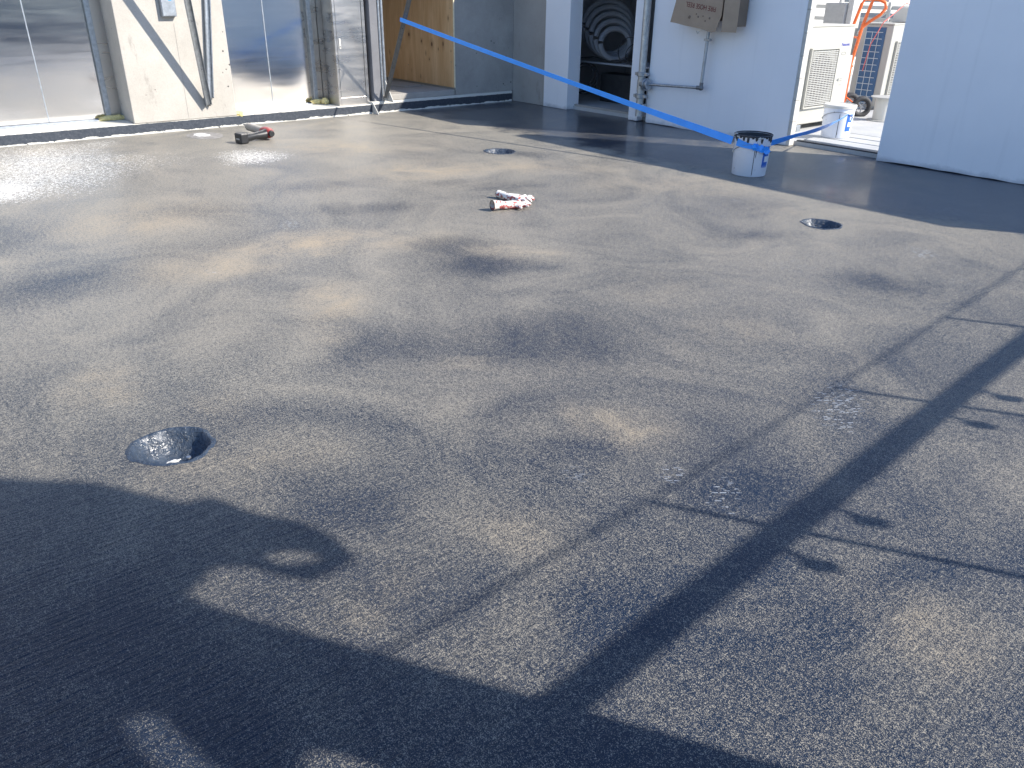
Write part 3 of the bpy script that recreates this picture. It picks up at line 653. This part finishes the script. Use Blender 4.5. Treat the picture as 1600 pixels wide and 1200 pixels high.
# ------------------------------------------------------------------ beyond the passage
def ac_unit(fx, y0, y1, z0, z1, gy0, gy1, gz0, gz1, seam, label, dep=.42):
    t = thing('condenser_unit', label, 'air conditioner', (fx - dep / 2, (y0 + y1) / 2, .045), 'outdoor air conditioners beyond the passage')
    part('body', 'cream', t, lambda b: box(b, fx - dep, fx, y0, y1, z0, z1), .012)
    part('lid', 'cream', t, lambda b: box(b, fx - dep - .006, fx + .006, y0 - .006, y1 + .006, z1 + .001, z1 + .02), .005)
    part('panel_seam', 'grille', t, lambda b: box(b, fx + .0005, fx + .0015, seam - .004, seam + .004, z0 + .03, z1 - .02))
    for y in (y0 + .08, y1 - .16):
        part('foot', 'galv', t, lambda b: box(b, fx - dep, fx + .02, y, y + .09, .046, z0 - .001), .003)
    cy, cz = (gy0 + gy1) / 2, (gz0 + gz1) / 2; rr = min(gy1 - gy0, gz1 - gz0) / 2 - .01
    part('fan_opening', 'dark', t, lambda b: tube(b, [(fx + .001, cy, cz), (fx + .003, cy, cz)], rr * .98, 36))
    def guard(b):
        n = 30
        for k in range(n):
            z = gz0 + .02 + (gz1 - gz0 - .04) * k / (n - 1)
            box(b, fx + .022, fx + .030, gy0 + .015, gy1 - .01, z - .0055, z + .0055)
        for k in range(9):
            y = gy0 + .02 + (gy1 - gy0 - .04) * k / 8
            box(b, fx + .018, fx + .0225, y - .005, y + .005, gz0 + .01, gz1 - .01)
    g = part('guard_grille', 'grille', t, guard); g['kind'] = 'stuff'
    def rim(b):
        for (a0, a1, c0, c1) in ((gy0 - .02, gy0, gz0 - .02, gz1 + .02), (gy1, gy1 + .012, gz0 - .02, gz1 + .02), (gy0, gy1, gz1, gz1 + .02), (gy0, gy1, gz0 - .02, gz0)):
            box(b, fx + .001, fx + .034, a0 + .0005, a1 - .0005, c0, c1)
    part('guard_frame', 'cream', t, rim, .002)
    return t
ac = ac_unit(-5.67, 9.28, 10.38, .12, 1.245, 9.43, 10.03, .33, .99, 10.07, 'cream outdoor air conditioner with blue brand lettering just past the white wall end')
mt = Matrix.Translation((-5.668, 10.215, 1.035)) @ Matrix.Rotation(R(90), 4, 'Z') @ Matrix.Rotation(R(90), 4, 'X')
text_part('lettering', 'Panasonic', .05, 'logo_blue', ac, mt, width=.19)
part('emblem', 'grille', ac, lambda b: [tube(b, [(-5.669, 10.20 + .055 * math.cos(a), .93 + .016 * math.sin(a)), (-5.667, 10.20 + .055 * math.cos(a), .93 + .016 * math.sin(a))], .004, 6) for a in [k * math.pi / 10 for k in range(20)]])
part('sticker', 'galv_dark', ac, lambda b: prism(b, [(10.14, .615), (10.19, .635), (10.19, .595)], 'x', -5.669, -5.667))
each('sticker_line', 'galv_dark', ac, [(lambda b, z=z: box(b, -5.669, -5.667, 10.22, 10.27, z, z + .004)) for z in (.55, .60, .625)])
part('pipe_cover', 'grille', ac, lambda b: box(b, -6.0, -5.68, 10.39, 10.46, .2, .9), .004)
ac2 = ac_unit(-6.08, 12.2, 13.3, .10, 1.215, 12.36, 13.0, .26, .98, 13.1, 'second air conditioner with blue finned coil side, behind the hand truck', .50)
part('coil_fins', 'coil_blue', ac2, lambda b: box(b, -6.475, -6.185, 12.187, 12.1985, .12, 1.18), .001)
def grid(b):
    for k in range(12):
        z = .14 + k * .0885; box(b, -6.475, -6.22, 12.181, 12.186, z - .004, z + .004)
    for x in (-6.472, -6.375, -6.28): box(b, x - .004, x + .004, 12.1765, 12.1805, .12, 1.12)
part('coil_grid', 'wire', ac2, grid)
b = nb(); prism(b, [(-6.42, 1.24), (-6.40, 1.34), (-6.33, 1.44), (-6.18, 1.44), (-6.15, 1.30), (-6.19, 1.24)], 'y', 12.75, 13.0); single(link('vent_cowl', b, 'white_paint', None, .01), 'white plastic vent cowl on top of the blue finned air conditioner', 'vent')

b = nb(); box(b, -7.10, -6.77, 12.0, 12.4, .046, 1.49); single(link('duct_box', b, 'grille', None, .01), 'grey metal duct box rising behind the lettered air conditioner', 'duct')
b = nb(); box(b, -6.765, -6.68, 12.05, 12.3, .046, 1.70); single(link('white_post', b, 'white_paint', None, .005), 'white post standing right of the grey duct box', 'post')
t = thing('pipe_frame', 'white tubular frame with diagonal braces behind the air conditioners', 'frame', (-7.2, 13.8, .045))
for z in (1.385, 1.20): part('rail', 'white_paint', t, lambda b: box(b, -8.6, -6.45, 13.78, 13.83, z, z + .06), .004)
for x in (-8.5, -7.62, -7.02, -6.5): part('upright', 'white_paint', t, lambda b: box(b, x, x + .05, 13.73, 13.775, .046, 1.5), .004)
for x in (-7.55, -6.95): part('diagonal', 'white_paint', t, lambda b: tube(b, [(x, 13.86, 1.0), (x + .5, 13.86, 1.38)], .02, 8))
b = nb(); box(b, -8.3, -6.5, 14.6, 14.64, .6, 1.32); single(link('grey_screen', b, 'far_grey', None, .003), 'grey sheet screen behind the white tubular frame', 'screen')
t = thing('white_building', 'bright white rendered building far beyond the passage', 'building', (-10, 20, 0))
part('wall', 'far_white', t, lambda b: box(b, -12, -9.4, 11.5, 40, .046, 5))
f = part('window', 'white_paint', t, lambda b: box(b, -9.398, -9.36, 16.4, 18.4, 1.38, 2.9), .004); part('pane', 'glass', f, lambda b: box(b, -9.358, -9.352, 16.5, 18.3, 1.47, 2.8))
f = part('window', 'white_paint', t, lambda b: box(b, -9.398, -9.36, 19.4, 21.4, 1.38, 2.9), .004); part('pane', 'glass', f, lambda b: box(b, -9.358, -9.352, 19.5, 21.3, 1.47, 2.8))
b = nb(); box(b, -9.2, -3, 22, 22.3, .046, 1.45); single(link('rear_parapet', b, 'far_white'), 'pale parapet closing the deck far beyond the passage', 'parapet')

# hand truck
t = thing('hand_truck', 'orange hand truck with loop handle standing by the air conditioners', 'hand truck', (-6.2, 11.35, .045))
P1 = Vector((-6.14, 11.3, 0)); P2 = Vector((-6.385, 11.50, 0)); LAT = Vector((.88, .48, 0))
def rail(b, P): tube(b, [P + Vector((0, 0, .10)), P + LAT * .0 + Vector((0, 0, .75)), P + LAT * .055 + Vector((0, 0, 1.22)), P + LAT * .115 + Vector((0, 0, 1.50))], .022, 10)
part('rail', 'orange', t, lambda b: rail(b, P1), 0, True); part('rail', 'orange', t, lambda b: rail(b, P2), 0, True)
part('handle', 'orange', t, lambda b: (tube(b, [P1 + LAT * q + Vector((0, 0, z)) for q, z in ((.113, 1.49), (.13, 1.545), (.20, 1.545), (.285, 1.51), (.305, 1.44), (.25, 1.36), (.13, 1.27), (.055, 1.20), (.035, 1.12))], .021, 10), tube(b, [P2 + LAT * .115 + Vector((0, 0, 1.49)), P2 + LAT * .14 + Vector((0, 0, 1.54)), P1 + LAT * .14 + Vector((0, 0, 1.545))], .016, 10)), 0, True)
for z in (1.07, .70, .25): part('crossbar', 'orange', t, lambda b: (tube(b, [P1 + LAT * .02 + Vector((0, 0, z)), P2 + LAT * .02 + Vector((0, 0, z))], .015, 8)), 0, True)
part('toe_plate', 'orange', t, lambda b: box(b, -6.46, -6.20, 11.15, 11.45, .052, .060))
part('strut', 'orange', t, lambda b: tube(b, [P1 + Vector((.0, 0, .30)), P1 + LAT * .17 + Vector((0, 0, .19))], .010, 8))
AX = (P2 - P1).normalized()
for k, c in enumerate((P1 + LAT * .22 - AX * .05, P2 + LAT * .22 + AX * .05)):
    c = c + Vector((0, 0, .175))
    wl = part('wheel', 'rubber', t, lambda b: coil_ring(b, c, AX, .092, .036), 0, True) if False else None
    bm = nb(); u, v = frame_of(AX)
    tube(bm, [c + (u * math.cos(a) + v * math.sin(a)) * .112 for a in [2 * math.pi * q / 28 for q in range(28)]], .036, 10, closed=True)
    wl = link('wheel', bm, 'rubber', t, 0, True)
    def rimf(b):
        tube(b, [c - AX * .018, c + AX * .018], .022, 14)
        for q in range(5):
            a = 2 * math.pi * q / 5 + .3; tube(b, [c, c + (u * math.cos(a) + v * math.sin(a)) * .085], .008, 6)
        tube(b, [c + (u * math.cos(a) + v * math.sin(a)) * .085 for a in [2 * math.pi * q / 24 for q in range(24)]], .008, 6, closed=True)
    bmr = nb(); rimf(bmr); ro = link('rim', bmr, 'galv', t, 0, True); ro.parent = wl; BASE[ro.name] = BASE[wl.name]

# cable spool
t = thing('cable_spool', 'white cable spool standing on end beside the hand truck wheel', 'spool', (-5.50, 11.25, .045))
sc_ = (-5.52, 11.25, .046)
part('flange', 'grille', t, lambda b: lathe(b, sc_, [(.19, 0), (.19, .012)], 36), .002)
part('flange', 'grille', t, lambda b: lathe(b, sc_, [(.19, .30), (.19, .312)], 36), .002)
part('drum', 'white_paint', t, lambda b: lathe(b, sc_, [(.12, .013), (.12, .299)], 36), 0, True)
for k, (y, zt) in enumerate(((8.98, .064), (9.28, .064), (9.58, .066), (9.88, .064))):
    b = nb(); box(b, -5.22 + .01 * k, -4.05, y - .13, y + .13, .046, zt); single(link('deck_plank', b, 'slab', None, .006), ['grey plank on the passage floor, nearest the black threshold', 'grey plank on the passage floor, second from the threshold', 'grey plank on the passage floor, third from the threshold', 'grey plank on the passage floor, farthest from the threshold'][k], 'plank', 'planks laid on the passage floor')
b = nb(); tube(b, [(-6.75, 12.9, .20), (-6.40, 12.15, .60), (-6.33, 12.10, .95), (-6.20, 12.1, 1.25), (-6.12, 12.5, 1.50), (-6.15, 12.8, 1.46), (-6.22, 12.9, 1.36)], .007, 6); single(link('thin_rope', b, 'pink', None, 0, True), 'thin red and white rope hanging before the blue finned unit', 'rope')

# ------------------------------------------------------------------ pails and tape
def pail(cx, cy, z0, rb, rt_, h, label, dark_top, face):
    t = thing('paint_pail', label, 'pail', (cx, cy, z0), 'white paint pails')
    c = (cx, cy, z0)
    if dark_top:
        prof = [(rb, 0), (rb + .002, .006), (rb + (rt_ - rb) * .78, h * .78), (rb + (rt_ - rb) * .80, h * .785), (rt_ * .985, h * .97), (rt_ * .965, h * .97), (rb - .006, .03)]
    else:
        prof = [(rb, 0), (rb + .002, .006), (rt_ * .985, h * .93), (rt_ * .985, h * .94)]
    part('tin_body', 'pail', t, lambda b: lathe(b, c, prof, 56), 0, True)
    if dark_top:
        part('rim', 'black', t, lambda b: lathe(b, c, [(rt_ * .965, h * .955), (rt_ * 1.02, h * .955), (rt_ * 1.035, h * .99), (rt_ * .99, h), (rt_ * .95, h * .99)], 56, False, lambda a, r, z: .006 * mnoise.noise(Vector((5 * math.cos(a), 5 * math.sin(a), z * 30)))), 0, True)
        part('inner_coating', 'black', t, lambda b: lathe(b, c, [(rt_ * .925, h * .80), (rt_ * .955, h * .965)], 48, False), 0, True)
        part('coating_fill', 'drain', t, lambda b: lathe(b, c, [(rt_ * .93, h * .86), (rt_ * .93, h * .875)], 40))
        each('drip', 'black', t, [(lambda b, k=k, a=a: blob(b, (cx + (rt_ * .99) * math.cos(a), cy + rt_ * .99 * math.sin(a), z0 + h * (.95 - .02 * (k % 3))), (.012, .012, .012 + .012 * (k % 3)), 2, .3, 2, k)) for k, a in enumerate([face + d for d in (-1.3, -1.1, -.95, -.7, -.5, -.25, 0, .2, .5, .8, 1.0, 1.2)])], 0, True)
        each('paint_flake', 'white_paint', t, [(lambda b, a=a, q=q: blob(b, (cx + rt_ * .97 * math.cos(a), cy + rt_ * .97 * math.sin(a), z0 + h * q), (.016, .016, .010), 2, .5, 3, a)) for a, q in ((face - 1.25, .985), (face - .9, .95), (face - .8, .955), (face + .35, .955), (face + .5, .95))], 0, True)
    else:
        part('lid', 'white_paint', t, lambda b: lathe(b, c, [(rt_ * .99, h * .90), (rt_ * 1.045, h * .905), (rt_ * 1.05, h * .985), (rt_ * 1.02, h), (rt_ * .95, h), (rt_ * .94, h * .985)], 56), 0, True)
    def patch(b, a0, a1, q0, q1, off):
        n = 8; prev = None
        for k in range(n + 1):
            a = a0 + (a1 - a0) * k / n; row = []
            for q in (q0, q1):
                r = rb + (rt_ - rb) * q * .99 + off; row.append(b.verts.new((cx + r * math.cos(a), cy + r * math.sin(a), z0 + h * q)))
            if prev: b.faces.new((prev[0], row[0], row[1], prev[1]))
            prev = row
    part('label_print', 'blue_label', t, lambda b: patch(b, face + .72, face + 1.22, .22, .74, .0012))
    part('label_mark', 'pail', t, lambda b: (patch(b, face + .86, face + 1.22, .36, .50, .0022), patch(b, face + .98, face + 1.06, .56, .70, .0022), patch(b, face + .94, face + 1.10, .62, .655, .0026)))
    part('side_seam', 'dark', t, lambda b: patch(b, face + .17, face + .205, .02, .74, .0016))
    # wire bail
    def bail(b):
        pts = []
        for k in range(25):
            a = face - 1.35 + k / 24 * 2.9; q = .60 + .30 * abs(math.sin((k / 24) * math.pi)) ** 1.0
            q = .56 + .24 * math.sin(k / 24 * math.pi)
            r = rb + (rt_ - rb) * q + .006; pts.append((cx + r * math.cos(a), cy + r * math.sin(a), z0 + h * q))
        tube(b, pts, .0028, 6)
    part('wire_handle', 'galv_dark', t, bail, 0, True)
    part('handle_ear', 'white_paint', t, lambda b: blob(b, (cx + (rb + .012) * math.cos(face - 1.35), cy + (rb + .012) * math.sin(face - 1.35), z0 + h * .56), (.014, .014, .016), 2, .1), 0, True)
    return t
FACE1 = math.atan2(-6.88, 4.6)
pail(-4.60, 6.885, .001, .160, .178, .385, 'spattered white pail with black tarry rim, tied with blue tape on the deck', True, FACE1)
pail(-5.10, 9.32, .067, .160, .180, .37, 'clean lidded white pail standing in the bright passage', False, math.atan2(-9.3, 5.1) - .1)

def ribbon(b, pts, widths, th=.0012):
    """pts: centreline, widths vertical; slight twist"""
    prev = None
    for i, p in enumerate(pts):
        p = Vector(p[:3]); d = (Vector(pts[min(i + 1, len(pts) - 1)][:3]) - Vector(pts[max(i - 1, 0)][:3])).normalized()
        up = Vector((0, 0, 1)); up = (up - d * up.dot(d)).normalized(); s = d.cross(up)
        tw = pts[i][3] if len(pts[i]) > 3 else 0
        up2 = up * math.cos(tw) + s * math.sin(tw); s2 = d.cross(up2)
        w_ = widths[i] / 2
        ring = [b.verts.new(p + up2 * q + s2 * e) for q, e in ((-w_, -th), (w_, -th), (w_, th), (-w_, th))]
        if prev:
            for k in range(4): b.faces.new((prev[k], prev[(k + 1) % 4], ring[(k + 1) % 4], ring[k]))
        else: b.faces.new(ring)
        prev = ring
    b.faces.new(prev[::-1])
TA, TB = Vector((-9.665, 6.13, 1.238)), Vector((-4.735, 6.74, .315))
b = nb(); N_ = 40; pts = []; wd = []
for i in range(N_ + 1):
    q = i / N_; p = TA.lerp(TB, q); p.z -= .02 * 4 * q * (1 - q) * .5
    pts.append((p.x, p.y, p.z, .22 * math.sin(q * 4) * q)); wd.append(.050 + .024 * max(0, (q - .55) / .45) ** 1.5)
ribbon(b, pts, wd)
single(link('tape_run', b, 'tape', None, 0, True), 'long blue tape stretched from the steel prop to the tarry pail', 'tape')
b = nb(); pts = []; n = 20
for i in range(n + 1):
    a = FACE1 - .95 + (1.05) * i / n; r = .1785 + .002
    pts.append((-4.60 + r * math.cos(a), 6.885 + r * math.sin(a), .315 - .03 * i / n + .0, 0))
ribbon(b, pts, [.072 - .03 * i / n for i in range(n + 1)])
pts = []
for i in range(n + 1):
    a = FACE1 + .10 + .85 * i / n; r = .1785 + .004 + .02 * (i / n) ** 2
    pts.append((-4.60 + r * math.cos(a), 6.885 + r * math.sin(a), .285 - .035 * i / n + .012 * math.sin(i), .2 * math.sin(i * .6)))
ribbon(b, pts, [.05 - .0 * i + .015 * math.sin(i * .9) for i in range(n + 1)])
blob(b, (-4.60 + .187 * math.cos(FACE1 + .12), 6.885 + .187 * math.sin(FACE1 + .12), .285), (.022, .022, .03), 2, .5, 3)
single(link('tape_wrap', b, 'tape'), 'crumpled blue tape knotted round the tarry pail rim', 'tape')
TC = Vector((-4.60 + .185 * math.cos(FACE1 + .15), 6.885 + .185 * math.sin(FACE1 + .15), .285)); TD = Vector((-4.905, 9.17, .315))
b = nb(); pts = []
for i in range(21):
    q = i / 20; p = TC.lerp(TD, q); p.z += -.03 * 4 * q * (1 - q) + .055 * min(1, q * 3) * (1 - q * .4); p.x += .09 * math.sin(q * math.pi)
    pts.append((p.x, p.y, p.z, .25 + .5 * q))
ribbon(b, pts, [.04 + .022 * abs(math.sin(i * .35 + .6)) for i in range(21)])
single(link('tape_run', b, 'tape', None, 0, True), 'short blue tape stretched between the two white pails', 'tape')

# ------------------------------------------------------------------ caulking gun (cordless), gloves, splash
t = thing('cordless_caulking_gun', 'red and black cordless caulking gun lying on the deck before the second lift doors', 'caulking gun', (-9.2, 3.85, 0))
nose, tail = Vector((-9.74, 3.93, .075)), Vector((-9.29, 3.93, .075))
D = (tail - nose).normalized()
part('barrel', 'greysleeve', t, lambda b: tube(b, [nose, nose + D * .03, tail], [.036, .046, .046], 18), 0, True)
part('nozzle', 'galv_dark', t, lambda b: tube(b, [nose - D * .10 + Vector((0, 0, .012)), nose - D * .02, nose + D * .0], [.008, .014, .028], 12), 0, True)
part('plunger_rod', 'galv_dark', t, lambda b: tube(b, [nose - D * .05 + Vector((0, -.03, .02)), nose - D * .0 + Vector((0, -.03, .025))], .006, 8))
part('motor_housing', 'red', t, lambda b: tube(b, [tail - D * .02, tail + D * .06, tail + D * .16, tail + D * .22], [.045, .060, .060, .040], 18), 0, True)
gp = tail + D * .13
part('gear_cap', 'blackpl', t, lambda b: (tube(b, [tail + D * .20, tail + D * .245], [.045, .03], 16), tube(b, [gp + Vector((.02, -.03, .0)), gp + Vector((.045, -.10, -.01))], [.052, .045], 14)), 0, True)
b2 = Vector((-9.055, 3.60, .055))
part('grip', 'blackpl', t, lambda b: tube(b, [gp + Vector((.03, -.05, -.01)), gp.lerp(b2, .55), b2], [.055, .038, .045], 14), 0, True)
part('battery', 'blackpl', t, lambda b: (box(b, b2.x - .085, b2.x + .055, b2.y - .075, b2.y + .02, .003, .115, Matrix.Rotation(.15, 3, 'Z'))), .012)
part('battery_stripe', 'galv', t, lambda b: (box(b, b2.x - .05, b2.x + .02, b2.y - .0795, b2.y - .0765, .045, .062, Matrix.Rotation(.15, 3, 'Z'), (b2.x - .015, b2.y - .03, .06))))

def glove(cuff, palm, fingers, label, cuff_r):
    t = thing('work_glove', label, 'glove', (palm[0], palm[1], 0), 'pair of work gloves on the deck')
    cv, pv = Vector(cuff), Vector(palm)
    me = bpy.data.meshes.new('glove_body'); vs = [pv, pv.lerp(cv, .45), cv]; rad = [(.050, .034), (.043, .034), (cuff_r * 1.02, cuff_r * .9)]; ed = [(0, 1), (1, 2)]
    for (dx, dy, L, r, bend) in fingers:
        d = Vector((dx, dy, 0)).normalized(); root = pv + d * .03; i = len(vs)
        a = root + d * (.05); b_ = a + d * L * .5 + Vector((0, 0, bend)); c_ = b_ + d * L * .45 + Vector((0, 0, -bend * 1.3))
        for q in (a, b_, c_): q.z = max(q.z, .015)
        vs += [a, b_, c_]; rad += [(r * 1.15, r * 1.1), (r, r), (r * .85, r * .85)]; ed += [(0, i), (i, i + 1), (i + 1, i + 2)]
    base = BASE[t.name]
    me.from_pydata([tuple(v - base) for v in vs], ed, []); me.materials.append(M['glove'])
    o = bpy.data.objects.new('glove_body', me); C.objects.link(o); o.parent = t
    sk = o.modifiers.new('skin', 'SKIN'); sk.use_smooth_shade = True
    for i, r in enumerate(rad): me.skin_vertices[0].data[i].radius = r
    me.skin_vertices[0].data[0].use_root = True
    ss = o.modifiers.new('sub', 'SUBSURF'); ss.levels = 2; ss.render_levels = 2
    bpy.context.view_layer.update()
    m2 = bpy.data.meshes.new_from_object(o.evaluated_get(bpy.context.evaluated_depsgraph_get())); o.modifiers.clear(); o.data = m2
    zmin = min(v.co.z for v in m2.vertices); m2.transform(Matrix.Translation((0, 0, -zmin + .001)))
    d = (cv - pv).normalized(); cc = Vector((cv.x, cv.y, cuff_r * 1.0 + .008)) 
    part('cuff', 'glove', t, lambda b: tube(b, [cc - d * .03, cc + d * .035, cc + d * .065], [cuff_r * .85, cuff_r * 1.0, cuff_r * 1.08], 20, cap=False), 0, True)
    part('cuff_hem', 'dark', t, lambda b: (tube(b, [cc + d * .066 + (frame_of(d)[0] * math.cos(a) + frame_of(d)[1] * math.sin(a)) * cuff_r * 1.08 for a in [2 * math.pi * q / 24 for q in range(24)]], .0022, 6, closed=True)), 0, True)
    return t
glove((-4.955, 4.005, .045), (-4.935, 4.155, .035), [(.02, .1, .055, .014, .012), (.06, .09, .055, .013, .010), (.09, .05, .045, .012, .004), (-.05, .08, .05, .014, .012), (.1, -.02, .035, .013, -.01)], 'work glove nearer the camera, round cuff opening towards the lifts', .036)
glove((-5.215, 4.265, .050), (-5.075, 4.285, .050), [(.06, .1, .075, .014, .018), (.10, .075, .08, .0145, .020), (.12, .035, .08, .014, .018), (.12, -.005, .07, .013, .012), (-.01, .10, .045, .013, .01)], 'work glove with red striped fingers lying behind the other glove', .030)

bm = nb(); n = 60
cx, cy = -9.83, 3.43; rings = []
for q, z in ((0.02, .0075), (.5, .0072), (.85, .006), (1, .0012)):
    rings.append([bm.verts.new((cx + .27 * q * math.cos(a) * (1 + .12 * mnoise.noise(Vector((2 * math.cos(a), 2 * math.sin(a), 3)))), cy + .20 * q * math.sin(a) * (1 + .12 * mnoise.noise(Vector((2 * math.cos(a), 2 * math.sin(a), 9)))), z)) for a in [2 * math.pi * k / n for k in range(n)]])
for a_, b_ in zip(rings, rings[1:]):
    for k in range(n): bm.faces.new((a_[k], a_[(k + 1) % n], b_[(k + 1) % n], b_[k]))
bm.faces.new(rings[0]); spl = single(link('splash_ring', bm, 'splash_thin', None, 0, True), 'round whitish dried splash on the deck below the lit pillar', 'splash')
BASE[spl.name] = Vector(spl.location)
part('splash_centre', 'powder', spl, lambda b: blob(b, (-9.85, 3.40, .009), (.13, .085, .004), 3, .4, 2.5, 1), 0, True)

# ------------------------------------------------------------------ what casts the foreground shadows (beside and behind the camera)
X0 = 1.3
def beam_z(y): return 1.955 + (y - 2.42) * .046
t = thing('guard_rail', 'steel guard rail with timber beam, top wire and hanging clamps beside the photographer', 'guard rail', (X0, 5, 0))
part('beam', 'conc_grey', t, lambda b: prism(b, [(2.36, beam_z(2.36) - .038), (9.4, beam_z(9.4) - .038), (9.4, beam_z(9.4) + .038), (2.36, beam_z(2.36) + .038)], 'x', X0 - .02, X0 + .02), .003)
part('top_wire', 'galv_dark', t, lambda b: tube(b, [(X0, 2.35, 2.32), (X0, 3.56, 2.345), (X0, 4.93, 2.405), (X0, 6.28, 2.475), (X0, 7.7, 2.56), (X0, 9.4, 2.64)], .007, 8))
for y, zt in ((3.535, 2.345), (4.92, 2.405), (6.265, 2.475), (7.6, 2.55)): part('post', 'galv', t, lambda b: tube(b, [(X0, y - .02, .002), (X0, y, zt)], .014, 8))
for y in (3.37, 3.725, 4.76, 5.13, 6.1, 6.5):
    zb = beam_z(y) - .035
    part('clamp', 'galv_dark', t, lambda b: (tube(b, [(X0, y + .03, zb + .01), (X0, y + .02, zb - .02), (X0, y - .012, zb - .085)], .012, 8), blob(b, (X0, y - .025, zb - .105), (.03, .038, .048), 2, .2)), 0, True)
t = thing('shade_occluder', 'unseen added hoarding sheets with gaps and an outline plate beside the photographer', 'occluder', (X0, 1.6, 0))  # added out of view to cast the foreground shadow and block sky light
part('sheet', 'conc_darkened', t, lambda b: prism(b, [(-3.2, .002), (2.41, .002), (2.41, 2.69), (2.425, 2.79), (2.49, 2.822), (-3.2, 2.822)], 'x', X0 - .02, X0 + .02,
    [[(1.955, 2.515), (2.015, 2.49), (1.95, 2.36), (1.90, 2.24), (1.85, 2.05), (1.78, 2.05), (1.82, 2.26), (1.88, 2.40)], [(1.98, 2.18), (2.055, 2.20), (2.07, 2.10), (2.0, 1.95), (1.92, 1.95), (1.95, 2.1)]]))
part('outline_plate', 'conc_darkened', t, lambda b: prism(b, [(-3.2, 2.824), (2.50, 2.824), (2.605, 2.868), (2.645, 2.815), (2.64, 2.735), (2.65, 2.66), (2.74, 2.66), (2.79, 2.66), (2.83, 2.68), (2.88, 2.75), (2.925, 2.87), (2.91, 3.0), (2.95, 3.165), (2.87, 3.18), (2.872, 3.30), (2.868, 3.455), (2.76, 3.665), (2.5, 3.9), (-3.2, 4.2)], 'x', X0 - .02, X0 + .02,
    [[(2.675, 2.735), (2.69, 2.80), (2.735, 2.83), (2.785, 2.80), (2.785, 2.72), (2.73, 2.695)]]))
part('stand_post', 'galv', t, lambda b: box(b, X0 + .022, X0 + .07, 1.5, 1.55, .002, 3.2))

# parapet and neighbour seen in the steel doors
t = thing('parapet_wall', 'grey parapet along the open side of the deck, mirrored in the lift doors', 'parapet', (6.1, 6, 0))
part('wall', 'parapet', t, lambda b: box(b, 6.602, 6.8, -9, 39, -.3, .98)); part('coping', 'white_paint', t, lambda b: box(b, 6.57, 6.83, -9, 39, .982, 1.03), .005)
t = thing('neighbour_building', 'grey blue neighbouring building beyond the parapet', 'building', (20, 10, -14))
part('wall', 'far_grey', t, lambda b: box(b, 14, 24, -20, 45, -14, 1.9)); part('roof_edge', 'far_grey', t, lambda b: box(b, 13.9, 24.1, -20.1, 45.1, 1.902, 2.1))
